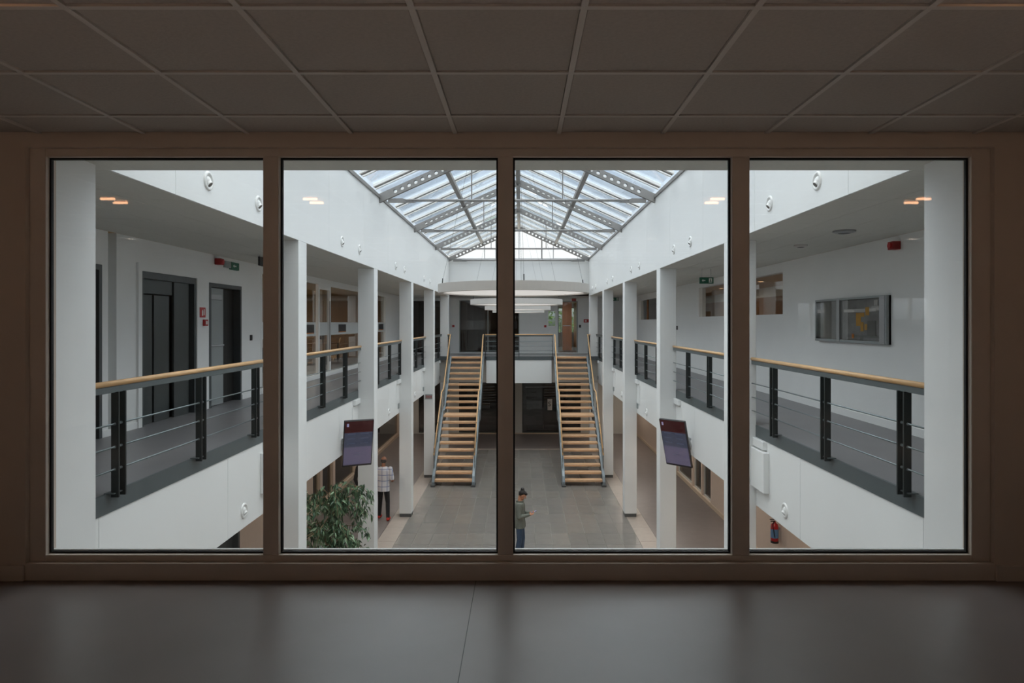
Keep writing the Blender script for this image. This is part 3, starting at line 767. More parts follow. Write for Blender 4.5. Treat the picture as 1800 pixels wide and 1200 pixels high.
# small wall and ceiling devices
def smallbox(name, label, cat, x, y, z, dx, dy, dz, m_, part=None, pm=None, group=None):
    t = thing(name, label, cat, (x, y, z - dz / 2), 0, group)
    MB().cbox(x - dx / 2, x + dx / 2, y - dy / 2, y + dy / 2, z - dz / 2, z + dz / 2, .004).obj('housing', m_, t)
    return t
t = smallbox('alarm_sounder', 'small red alarm sounder under the ceiling above the left gallery lift', 'alarm', XL + .06, 11.70, 2.575, .11, .13, .11, 'red_dark')
MB().cyl((XL + .115, 11.70, 2.575), .04, .02, 'x').obj('grille', 'red', t)
t = smallbox('alarm_sounder', 'small red alarm sounder high on the right gallery wall', 'alarm', XR - .06, 9.05, 2.55, .11, .13, .11, 'red_dark')
MB().cyl((XR - .135, 9.05, 2.55), .04, .02, 'x').obj('grille', 'red', t)
t = smallbox('alarm_sounder', 'small red alarm sounder above the far glass door', 'alarm', 2.58, 31.94, 2.60, .20, .10, .12, 'red_dark')
MB().cyl((2.58, 31.87, 2.60), .04, .02, 'y').obj('grille', 'red', t)
for nm, x, y, z, w_, lb in (('exit_sign', HX(1, 4.22), 14.66, 2.43, .31, 'green hanging emergency exit sign in the right gallery, nearer of two'),
                            ('exit_sign', HX(1, 4.22), 28.8, 2.52, .30, 'small green hanging exit sign at the far end of the right gallery')):
    t = thing(nm, lb, 'sign', (x, y, z))
    MB().cbox(x - w_ / 2, x + w_ / 2, y - .02, y + .02, z - .07, z + .07).obj('housing', 'green', t)
    # running figure in a doorway and an arrow
    o = MB().box(x + .05, x + .12, y - .0222, y - .0205, z - .05, z + .05).obj('doorway', 'sign_white', t)
    mb = MB().box(x + .075, x + .095, y - .0245, y - .0225, z - .02, z + .02).box(x + .08, x + .094, y - .0245, y - .0225, z + .026, z + .04).box(x + .068, x + .080, y - .0245, y - .0225, z - .045, z - .018).box(x + .092, x + .104, y - .0245, y - .0225, z - .045, z - .018)
    mb.obj('figure', 'green', o)
    MB().prism([(x - .11, z), (x - .075, z + .03), (x - .075, z + .01), (x - .03, z + .01), (x - .03, z - .01), (x - .075, z - .01), (x - .075, z - .03)], 'y', y - .0225, y - .0205).obj('arrow', 'sign_white', t)
    for d in (-.1, .1): MB().tube([(x + d, y, z + .07), (x + d, y, CZ)], .004, 6).obj('hanger', 'alu', t)
t = thing('exit_sign', 'green and grey exit sign on the wall above the left gallery doors', 'sign', (XL + .03, 12.25, 2.5))
MB().cbox(XL, XL + .05, 12.22, 12.55, 2.48, 2.62).obj('housing', 'green', t)
MB().cbox(XL, XL + .045, 11.98, 12.215, 2.50, 2.62).obj('battery_box', 'door_grey', t)
MB().prism([(12.28, 2.55), (12.33, 2.58), (12.33, 2.56), (12.42, 2.56), (12.42, 2.54), (12.33, 2.54), (12.33, 2.52)], 'x', XL + .05, XL + .053).obj('arrow', 'sign_white', t)
t = thing('hanging_sign', 'thin black hanging sign seen edge on under the left gallery ceiling', 'sign', (-4.62, 11.7, 2.52))
MB().cbox(-4.637, -4.603, 11.60, 11.84, 2.50, 2.66).obj('panel', 'black', t)
for y in (11.64, 11.80): MB().tube([(-4.62, y, 2.66), (-4.62, y, CZ)], .004, 6).obj('hanger', 'alu', t)
t = thing('fire_sign', 'red extinguisher sign beside the lift', 'sign', (XL, 11.24, 1.6))
MB().cbox(XL, XL + .008, 11.10, 11.30, 1.58, 1.75, .002).obj('plate', 'red', t)
MB().box(XL + .0085, XL + .0095, 11.17, 11.21, 1.61, 1.69).box(XL + .0085, XL + .0095, 11.18, 11.20, 1.69, 1.71).box(XL + .0085, XL + .0095, 11.23, 11.26, 1.62, 1.72).obj('symbol', 'sign_white', t)
def callpoint(x, y, z, ax, lb):
    t = thing('call_point', lb, 'fire alarm', (x, y, z - .05), 0, 'red fire call points')
    if ax == 'x': MB().cbox(x, x + .04, y - .06, y + .06, z - .055, z + .055).obj('housing', 'red', t); MB().box(x + .041, x + .043, y - .03, y + .03, z - .03, z + .03).obj('glass_square', 'sign_white', t)
    else: MB().cbox(x - .055, x + .055, y - .04, y, z - .055, z + .055).obj('housing', 'red', t); MB().box(x - .03, x + .03, y - .043, y - .041, z - .03, z + .03).obj('glass_square', 'red_dark', t)
callpoint(XL, 11.27, 1.49, 'x', 'red call point under the red sign beside the lift')
callpoint(-3.28, 32.0, 1.33, 'y', 'red call point on the far wall left of the dark glazing')
callpoint(1.19, 32.0, 1.32, 'y', 'red call point on the far wall beside the small window')
smallbox('wall_switch', 'small black switch plate on the left gallery wall near the glass front', 'switch', XL + .01, 13.2, 1.19, .02, .09, .11, 'black')
smallbox('wall_switch', 'small black switch plate on the right gallery wall beside the third column', 'switch', XR - .01, 21.85, 1.32, .02, .16, .13, 'black')
smallbox('wall_switch', 'small dark switch plate right of the far glass door', 'switch', 2.88, 31.99, 1.32, .10, .02, .14, 'black')
t = thing('fire_sign', 'small red sign on the far wall beside the last right column', 'sign', (3.2, 31.99, 1.5))
MB().cbox(3.06, 3.34, 31.985, 32.0, 1.50, 1.66, .002).obj('plate', 'red', t); MB().box(3.12, 3.20, 31.982, 31.985, 1.54, 1.62).obj('symbol', 'sign_white', t)
smallbox('wall_socket', 'small white socket plate low on the right gallery wall', 'socket', XR - .01, 8.9, .40, .02, .08, .08, 'panel_white')
for x, y, r_, lb in ((4.22, 8.58, .14, 'dark round ceiling vent in the right gallery, nearer one'), (4.32, 10.15, .10, 'small round smoke detector in the right gallery ceiling')):
    t = thing('ceiling_vent', lb, 'ceiling vent', (x, y, CZ))
    MB().lathe([(r_, 0), (r_, -.02), (r_ * .7, -.035), (.001, -.035)], 24).obj('ring', 'alu' if r_ > .12 else 'lamp_white', t, local=True)
    MB().lathe([(r_ * .55, -.036), (r_ * .3, -.042), (.001, -.042)], 24).obj('centre', 'base_dark', t, local=True)
# sign on the fourth left column
yf = YB[4] - CW
t = thing('column_sign', 'small grey sign with red lettering marks low on the fourth left column', 'sign', (HX(-1, 3.32), yf, -1.3))
MB().cbox(HX(-1, 3.46), HX(-1, 3.19), yf - .012, yf - .001, -1.33, -1.16, .002).obj('plate', 'door_grey', t)
mb = MB()
for k in range(4):
    xx = HX(-1, 3.42) + k * .055
    mb.box(xx, xx + .012, yf - .0145, yf - .0125, -1.30, -1.20).box(xx + .012, xx + .038, yf - .0145, yf - .0125, -1.212 - .03 * (k % 2), -1.20 - .03 * (k % 2)).box(xx + .026, xx + .038, yf - .0145, yf - .0125, -1.30, -1.21)
mb.obj('lettering', 'red', t)

# ---------------------------------------------------------------- far end, upper floor
EX = [(HX(-1, 5.3), HX(-1, 3.68), .04, 2.55), (-2.99, -.07, .04, 2.58), (1.31, 1.70, 1.30, 2.07), (1.84, 2.73, .02, 2.50)]
struct('wall_back', cells('x', 32.0, 32.2, XL - .2, XR + .2, 0, CZ, EX), 'white_wall')
w_ = sempty('window_10', (-1.5, 32.05, 0))
cells('x', 31.985, 32.1, -2.99, -.07, .04, 2.58, [(-2.95, -1.62, .08, 2.54), (-1.58, -.11, .08, 2.54)]).obj('frame', 'door_grey', w_)
MB().box(-2.95, -.11, 32.05, 32.058, .08, 2.54).obj('glass_pane', 'dark_glass', w_)
MB().box(-2.95, -.11, 32.04, 32.045, 1.16, 1.60).obj('frosted_band', 'office_glass', w_)
MB().box(-.36, -.19, 32.03, 32.035, 1.22, 1.56).obj('print', 'black', w_)
w_ = sempty('window_11', (-4.6, 32.05, 0))
MB().box(HX(-1, 5.3), HX(-1, 3.68), 32.05, 32.058, .04, 2.55).obj('glass_pane', 'dark_glass', w_)
MB().box(-4.55, -4.50, 32.0, 32.1, .04, 2.55).obj('mullion', 'door_grey', w_)
w_ = sempty('window_12', (1.5, 32.05, 1.3))
cells('x', 31.985, 32.1, 1.31, 1.70, 1.30, 2.07, [(1.34, 1.67, 1.33, 2.04)]).obj('frame', 'panel_white', w_)
MB().box(1.34, 1.67, 32.05, 32.056, 1.33, 2.04).obj('glass_pane', 'office_glass', w_)
d = sempty('door_3', (2.3, 32.05, 0))
cells('x', 31.985, 32.1, 1.80, 2.77, 0, 2.54, [(1.85, 2.72, .0, 2.49)]).obj('frame', 'door_grey', d)
MB().box(1.87, 2.70, 32.05, 32.06, .02, 2.48).obj('door_leaf', 'office_glass', d)
MB().tube([(1.95, 32.0, .8), (1.95, 32.0, 1.5)], .015, 8).obj('door_pull', 'alu', d)
MB().box(2.05, 2.42, 32.02, 32.04, 1.32, 1.37).obj('push_plate', 'alu', d)
struct('trim_5', MB().box(XL, XR, 31.98, 32.0, 0, .04), 'panel_white')
struct('wall_back', MB().box(-5.6, .4, 36.0, 36.1, 0, CZ), 'dark_room')
struct('wall_left', MB().box(.4, .5, 32.2, 36.1, 0, CZ), 'wood_wall')
struct('wall_right', MB().box(3.3, 3.4, 32.2, 41, 0, CZ), 'wood_wall')
struct('trim_6', MB().box(2.25, 2.75, 35.5, 35.6, 0, CZ), 'wood_wall')
downlight(2.0, 33.6, CZ, 26, 'warm ceiling light behind the far glass door')
downlight(-4.6, 34.0, CZ, 6, 'warm ceiling light behind the far left glazing')
for k, (x, c_) in enumerate(((-4.9, 'red_dark'), (-4.2, 'red_dark'))):
    t = thing('armchair', 'dark red armchair behind the far left glazing, %s one' % ('left' if k == 0 else 'right'), 'chair', (x, 33.5, 0), 0, 'red armchairs')
    MB().cbox(x - .3, x + .3, 33.2, 33.8, .12, .45, .03).obj('seat', c_, t); MB().cbox(x - .3, x + .3, 33.7, 33.85, .45, .95, .03).obj('backrest', c_, t)
    for dx in (-.25, .25):
        for dy in (33.25, 33.75): MB().box(x + dx - .02, x + dx + .02, dy - .02, dy + .02, 0, .12).obj('leg', 'post_dark', t)
w_ = sempty('window_13', (2.6, 41.1, .9)); MB().box(.6, 4.6, 41.1, 41.11, .9, 2.4).obj('glass_pane', 'office_glass', w_)
for x in (.62, 2.6, 4.58): MB().box(x - .03, x + .03, 41.05, 41.15, .9, 2.4).obj('mullion', 'panel_white', w_)

# ---------------------------------------------------------------- ground floor walls
GL, GR = HX(-1, 6.11), HX(1, 6.00)
gz0, gz1 = GZ + .12, -1.6
LG = [(13.05, 14.4, GZ, -1.9), (19.6, 20.3, gz0, gz1), (20.55, 21.7, gz0, gz1), (21.95, 24.6, gz0, gz1), (24.75, 27.5, gz0, gz1), (27.7, 33.4, gz0, gz1)]
RG = [(20.5, 21.45, gz0, gz1), (21.6, 22.6, gz0, gz1), (22.8, 24.9, gz0, gz1), (25.1, 28.4, gz0, gz1)]
lgw = struct('wall_left', cells('y', GL - .2, GL, 4.05, 34.0, GZ, -1.17, LG), 'beige_wall')
rgw = struct('wall_right', cells('y', GR, GR + .2, 4.05, 34.0, GZ, -1.17, RG), 'beige_wall')
struct('baseboard_left', MB().box(GL, GL + .02, 14.46, 34, GZ, GZ + .12), 'beige_trim')
struct('baseboard_right', MB().box(GR - .02, GR, 4.05, 34, GZ, GZ + .12), 'beige_trim')
for hs, X_, nm in ((LG[1:], GL - .1, 'window_14'), (RG, GR + .1, 'window_15')):
    w_ = sempty(nm, (X_, 23, gz0))
    for a, b_, c, d in hs:
        MB().box(X_ - .005, X_ + .005, a, b_, c, d).obj('glass_pane', 'dark_glass', w_)
        cells('y', X_ - .05, X_ + .05, a, b_, c, d, [(a + .04, b_ - .04, c + .04, d - .04)]).obj('frame', 'beige_trim' if nm == 'window_14' else 'office_white', w_)
# dark doorway low on the left
d = sempty('door_4', (GL, 12, GZ)); MB().box(GL - .15, GL - .1, 13.05, 14.4, GZ, -1.9).obj('door_leaf', 'door_steel', d)
cells('y', GL - .1, GL + .02, 13.0, 14.45, GZ, -1.85, [(13.1, 14.35, GZ, -1.95)]).obj('frame', 'door_steel', d)
# blind in one of the left panes
t = thing('window_blind', 'half lowered slatted blind behind the lower left glazing', 'blind', (GL - .3, 21.1, gz0))
for k in range(14): MB().box(GL - .33, GL - .27, 20.6, 21.6, -1.75 - .14 * k, -1.735 - .14 * k).obj('slat', 'beige_trim', t)
struct('wall_left', MB().box(GL - 2.4, GL - 2.3, 13, 34, GZ, -1.17), 'dark_room')
struct('wall_right', MB().box(GR + 2.4, GR + 2.5, 13, 34, GZ, -1.17), 'dark_room')
# end of ground floor
EG = [(HX(-1, 5.2), HX(-1, 3.9), GZ + .05, -1.5), (-3.2, -.30, GZ + .05, -1.3), (.07, 3.1, GZ + .05, -1.3)]
struct('wall_back', cells('x', 34.0, 34.2, GL - .2, GR + .2, GZ, -1.17, EG), 'office_white')
w_ = sempty('window_16', (0, 34.1, GZ))
for a, b_, c, d in EG:
    MB().box(a, b_, 34.1, 34.11, c, d).obj('glass_pane', 'dark_glass', w_)
    cells('x', 34.05, 34.15, a, b_, c, d, [(a + .05, b_ - .05, c + .05, d - .05)]).obj('frame', 'post_dark', w_)
MB().box(-2.4, -.55, 34.03, 34.035, -3.0, -2.62).obj('frosted_band', 'office_glass', w_)
MB().box(.3, 1.35, 34.03, 34.035, -3.0, -2.55).obj('frosted_band', 'office_glass', w_)
MB().box(-1.6, -1.28, 34.02, 34.025, -2.96, -2.66).obj('print', 'black', w_)
struct('baseboard_back', MB().box(HX(-1, 3.9), HX(1, 3.9), 33.97, 34.0, GZ, GZ + .05), 'beige_trim')
struct('wall_back', MB().box(-8, 8, 37.0, 37.1, GZ, -1.17), 'dark_room')
t = thing('poster_sign', 'white poster with a black letter S in the ground floor glazing', 'sign', (1.5, 34.0, -3.0))
MB().box(1.38, 1.62, 34.0, 34.012, -3.03, -2.45).obj('sheet', 'sign_white', t)
cu = bpy.data.curves.new('letter', 'FONT'); cu.body = 'S'; cu.size = .34; cu.extrude = .002; cu.materials.append(M['black'])
tmp = bpy.data.objects.new('tmp', cu); COL.objects.link(tmp); bpy.context.view_layer.update(); me = bpy.data.meshes.new_from_object(tmp); bpy.data.objects.remove(tmp)
lo = link('letter', me, t, True); lo.location = (1.40 - 1.5, -.004, .18); lo.rotation_euler = (math.pi / 2, 0, 0)
# ground floor furniture behind the end glazing
t = thing('sideboard', 'dark shelf unit behind the ground floor end glazing', 'shelf', (1.2, 35.2, GZ))
cells('x', 35.0, 35.4, .3, 2.2, GZ, -2.0, [(.35, 1.2, GZ + .1, GZ + 1.0), (1.25, 2.15, GZ + .1, GZ + 1.0)]).obj('body', 'dark_gap', t)
MB().cbox(.25, 2.25, 34.96, 35.42, -2.0, -1.95).obj('top', 'dark_room', t)
downlight(.9, 35.6, -1.17, 9, 'small ceiling light behind the ground floor end glazing', col=(.95, .97, 1), glow='diffuser')

# aisle downlights
for s, nm in ((-1, 'left'), (1, 'right')):
    for k, y in enumerate((7.5, 12.5, 17.4, 22.3, 27.2, 31.5)):
        downlight(HX(s, 4.95), y, -1.17, 24 if s > 0 else 15, 'round warm ceiling light over the lower %s aisle, %s from the window' % (nm, ORD[k]))

# extinguisher
t = thing('fire_extinguisher', 'red fire extinguisher hanging on the lower right wall', 'fire extinguisher', (GR - .1, 15.05, -3.55))
x, y, z = GR - .11, 15.05, -3.54
MB().lathe([(.001, 0), (.075, .005), (.085, .03), (.085, .36), (.07, .42), (.03, .455), (.03, .48), (.001, .48)], 20, (x, y, z)).obj('cylinder', 'ext_red', t, smooth=True)
MB().lathe([(.087, .12), (.087, .32)], 20, (x, y, z)).obj('label', 'label_blue', t)
MB().lathe([(.087, 0), (.087, .05)], 20, (x, y, z)).obj('foot_ring', 'black', t)
MB().cbox(x - .09, x + .02, y - .012, y + .012, z + .48, z + .50).cbox(x - .11, x + .02, y - .012, y + .012, z + .525, z + .54).obj('handle', 'black', t)
MB().tube([(x - .02, y - .03, z + .48), (x - .08, y - .09, z + .45), (x - .06, y - .11, z + .3), (x - .03, y - .09, z + .15)], .011, 8).obj('hose', 'black', t, smooth=True)
MB().box(x + .06, x + .109, y - .03, y + .03, z + .3, z + .36).obj('bracket', 'alu', t)

# ---------------------------------------------------------------- information screens
m = bpy.data.materials.new('screen_face'); m.use_nodes = True; M['screen_face'] = m; tn = m.node_tree; b = tn.nodes['Principled BSDF']
txc = tn.nodes.new('ShaderNodeTexCoord'); sx = tn.nodes.new('ShaderNodeSeparateXYZ'); rp = tn.nodes.new('ShaderNodeValToRGB'); rp.color_ramp.interpolation = 'CONSTANT'
tn.links.new(txc.outputs['Generated'], sx.inputs[0]); tn.links.new(sx.outputs['Z'], rp.inputs[0])
el = rp.color_ramp.elements; el[0].position = 0; el[0].color = srgb(88, 84, 108); el[1].position = .41; el[1].color = srgb(60, 66, 84)
q_ = el.new(.745); q_.color = srgb(60, 12, 16); q_ = el.new(.765); q_.color = srgb(50, 6, 8)
tn.links.new(rp.outputs[0], b.inputs['Emission Color']); b.inputs['Emission Strength'].default_value = .75
b.inputs['Base Color'].default_value = (.01, .01, .012, 1); b.inputs['Roughness'].default_value = .22; b.inputs['Specular IOR Level'].default_value = .3
mat('screen_text', (52, 58, 76), .5, emis=.75); mat('screen_logo', (130, 130, 165), .5, emis=.6)
def screen(loc, yaw, tilt, lb, mount):
    t = thing('wall_screen', lb, 'screen', loc, 0, 'portrait information screens'); t.rotation_euler = Matrix.Rotation(yaw, 3, 'Z').to_4x4().to_euler() if False else (0, 0, yaw)
    t.rotation_mode = 'XYZ'; t.rotation_euler = (tilt, 0, yaw)
    w, h = .2945, .499
    MB().cbox(-w, w, .0, .055, -h, h, .008).obj('housing', 'screen_back', t, local=True)
    f = MB().box(-w + .018, w - .018, -.002, .0, -h + .042, h - .018).obj('display', 'screen_face', t, local=True)
    MB().box(-.24, -.20, -.004, -.0025, .375, .44).obj('logo', 'screen_logo', f, local=True)
    mb = MB()
    for k in range(3):
        for a in (-.22, .04): mb.box(a, a + .16, -.004, -.0025, .20 - .10 * k, .225 - .10 * k)
    mb.box(-.06, .05, -.004, -.0025, -.20, -.19).box(-.08, .07, -.004, -.0025, -.25, -.235).obj('text_lines', 'screen_text', f, local=True)
    MB().cbox(-.12, .12, .055, .085, -.14, .14).obj('mount_plate', 'post_dark', t, local=True)
    inv = (Matrix.Translation(loc) @ Matrix.Rotation(yaw, 4, 'Z') @ Matrix.Rotation(tilt, 4, 'X')).inverted()
    a = inv @ Vector(mount[0]); c = inv @ Vector(mount[1])
    MB().tube([(0, .08, 0), ((c.x) * .6, c.y * .6 + .04, c.z * .6), tuple(c)], .022, 8).obj('arm', 'post_dark', t, local=True)
    wp = MB(); v = [Vector(mount[1]) + Vector((dx, dy, dz)) for dz in (-.12, .12) for dx, dy in mount[2]]
    wp.add([inv @ p for p in v], [(0, 1, 2, 3), (7, 6, 5, 4), (0, 4, 5, 1), (1, 5, 6, 2), (2, 6, 7, 3), (3, 7, 4, 0)])
    wp.obj('wall_plate', 'alu', t, local=True)
    return t
pl_ = lambda s: [(0, -.08), (s * .03, -.08), (s * .03, .08), (0, .08)]
screen((-3.270, 13.220, -.937), .435, .27, 'portrait screen with a dark red header on the left, leaves below it', ((0, 0, 0), (HX(-1, 3.505), 13.25, -.95), pl_(1)))
screen((3.086, 13.148, -.924), -.785, .285, 'portrait screen with a dark red header on the right, turned to the left', ((0, 0, 0), (HX(1, 3.505), 13.30, -.95), pl_(-1)))

# ---------------------------------------------------------------- fig tree
t = thing('fig_tree', 'tall leafy weeping fig in a grey pot left of the hall floor', 'plant', (-3.55, 12.50, GZ))
t.scale = (1.1, 1.1, 1.12)
MB().lathe([(.001, .02), (.24, .02), (.30, .50), (.33, .52), (.33, .56), (.29, .56), (.28, .50), (.001, .50)], 28).obj('pot', 'pot', t, local=True)
MB().lathe([(.001, .515), (.279, .505)], 28).obj('soil', 'soil', t, local=True)
rnd = random.Random(11)
br = MB(); tips = []
trunk = [(0, 0, .5), (.04, .02, .9), (-.03, .05, 1.3), (.02, .0, 1.7), (-.02, -.02, 2.15)]
br.tube(trunk, [.035, .032, .028, .02, .012], 8)
br.tube([(.05, -.05, .5), (-.05, -.02, .95), (-.14, .02, 1.4), (-.30, -.02, 1.8)], [.028, .026, .02, .012], 8)
for k in range(44):
    z0 = rnd.uniform(1.0, 2.15); an = rnd.uniform(0, 2 * math.pi); L = rnd.uniform(.35, .92) * (1.0 if z0 < 2.0 else .6)
    up = rnd.uniform(.05, .42)
    p0 = Vector((.0, 0, z0)); d = Vector((math.cos(an), math.sin(an), 0))
    p1 = p0 + d * L * .5 + Vector((0, 0, up * .8)); p2 = p0 + d * L + Vector((0, 0, up * .6)); p3 = p2 + d * .16 + Vector((0, 0, -.18))
    br.tube([p0, p1, p2, p3], [.011, .008, .005, .003], 5); tips += [(p0, p1, .6), (p1, p2, 1), (p2, p3, 1)]
br.obj('branches', 'bark', t, local=True)
leafm = []
for mm in ('leaf_a', 'leaf_b', 'leaf_c'):
    for q_ in (0, 1):
        L = .135 + .025 * q_; Wd = .018 + .004 * q_
        vs = [(0, 0, 0), (L * .3, Wd, .008), (L * .3, 0, 0), (L * .3, -Wd, .008), (L * .65, Wd * .85, -.006), (L * .65, 0, -.014), (L * .65, -Wd * .85, -.006), (L, 0, -.04)]
        fs = [(0, 2, 1), (0, 3, 2), (1, 2, 5, 4), (2, 3, 6, 5), (4, 5, 7), (5, 6, 7)]
        me = bpy.data.meshes.new('leaf'); me.from_pydata(vs, [], fs); me.materials.append(M[mm]); leafm.append((me, vs, fs))
stuff = {0: MB(), 2: MB(), 4: MB()}
for k in range(2900):
    a_, b_, w_ = rnd.choice(tips); f = rnd.random(); p = a_.lerp(b_, f) + Vector((rnd.gauss(0, .035), rnd.gauss(0, .035), rnd.gauss(0, .04)))
    an = rnd.uniform(0, 2 * math.pi); pitch = rnd.uniform(.2, 1.4); roll = rnd.uniform(-.8, .8)
    R_ = Matrix.Rotation(an, 4, 'Z') @ Matrix.Rotation(pitch, 4, 'Y') @ Matrix.Rotation(roll, 4, 'X'); sc_ = rnd.uniform(.6, 1.0)
    i = rnd.choice((0, 0, 2, 2, 4, 4)) + rnd.randint(0, 1)
    if k < 300:
        o = bpy.data.objects.new('leaf', leafm[i][0]); COL.objects.link(o); o.parent = t; o.matrix_local = Matrix.Translation(p) @ R_ @ Matrix.Scale(sc_, 4)
    else:
        T_ = Matrix.Translation(p) @ R_ @ Matrix.Scale(sc_, 4); stuff[i // 2 * 2].add([T_ @ Vector(v) for v in leafm[i][1]], leafm[i][2])
for i, mb in stuff.items():
    me = bpy.data.meshes.new('foliage'); me.from_pydata(mb.v, [], mb.f); me.materials.append(leafm[i][0].materials[0])
    o = link('foliage', me, t, True); o['kind'] = 'stuff'

# ---------------------------------------------------------------- people
def capsule(mb, p0, r0, p1, r1, n=12):
    p0, p1 = Vector(p0), Vector(p1)
    mb.tube([p0, p0.lerp(p1, .5), p1], [r0, (r0 + r1) / 2 * 1.02, r1], n); mb.sphere(p0, r0, n, 8); mb.sphere(p1, r1, n, 8)
def loft(mb, rings, n=18):
    """rings: (cx, cy, cz, rx, ry)"""
    vs = []
    for cx, cy, cz, rx, ry in rings:
        for k in range(n):
            a = 2 * math.pi * k / n; vs.append((cx + rx * math.cos(a), cy + ry * math.sin(a), cz))
    fs = [tuple(range(n)), tuple(reversed(range((len(rings) - 1) * n, len(rings) * n)))]
    for i in range(len(rings) - 1):
        for k in range(n): k2 = (k + 1) % n; fs.append((i * n + k, i * n + k2, (i + 1) * n + k2, (i + 1) * n + k))
    mb.add(vs, fs)
def fleshed(mb, name, m_, parent, vox=.008, sm=4):
    me = bpy.data.meshes.new(name); me.from_pydata(mb.v, [], mb.f)
    bm = bmesh.new(); bm.from_mesh(me)
    bmesh.ops.remove_doubles(bm, verts=bm.verts, dist=1e-6); bmesh.ops.recalc_face_normals(bm, faces=bm.faces); bm.to_mesh(me); bm.free()
    me.materials.append(M[m_]); o = link(name, me, parent, True)
    r = o.modifiers.new('remesh', 'REMESH'); r.mode = 'VOXEL'; r.voxel_size = vox; r.use_smooth_shade = True
    s_ = o.modifiers.new('smooth', 'SMOOTH'); s_.iterations = sm; s_.factor = .5
    return o
def hand(mb, wrist, d, palm_n, side):
    """five bent fingers; d = direction of the hand, palm_n = palm normal (fingers curl to it)"""
    d = Vector(d).normalized(); nrm = Vector(palm_n).normalized(); lat = d.cross(nrm).normalized() * side
    w = Vector(wrist); c = w + d * .045
    capsule(mb, w, .026, w + d * .02, .028)
    for k in range(4):
        b0 = w + d * .07 + lat * (.03 - .02 * k); capsule(mb, w + d * .02 + lat * (.018 - .012 * k), .017, b0, .0125, 8)
        L = (.036, .042, .039, .031)[k]
        b1 = b0 + (d * .92 + nrm * .4).normalized() * L; b2 = b1 + (d * .5 + nrm * .85).normalized() * L * .7; b3 = b2 + (d * .05 + nrm).normalized() * L * .5
        capsule(mb, b0, .0095, b1, .009, 8); capsule(mb, b1, .009, b2, .008, 8); capsule(mb, b2, .008, b3, .007, 8)
    t0 = w + d * .025 + lat * .028; t1 = t0 + (lat * .7 + d * .6 + nrm * .3).normalized() * .038; t2 = t1 + (d * .8 + nrm * .5).normalized() * .03
    capsule(mb, w + d * .015 + lat * .012, .017, t0, .012, 8); capsule(mb, t0, .012, t1, .0105, 8); capsule(mb, t1, .0105, t2, .009, 8)
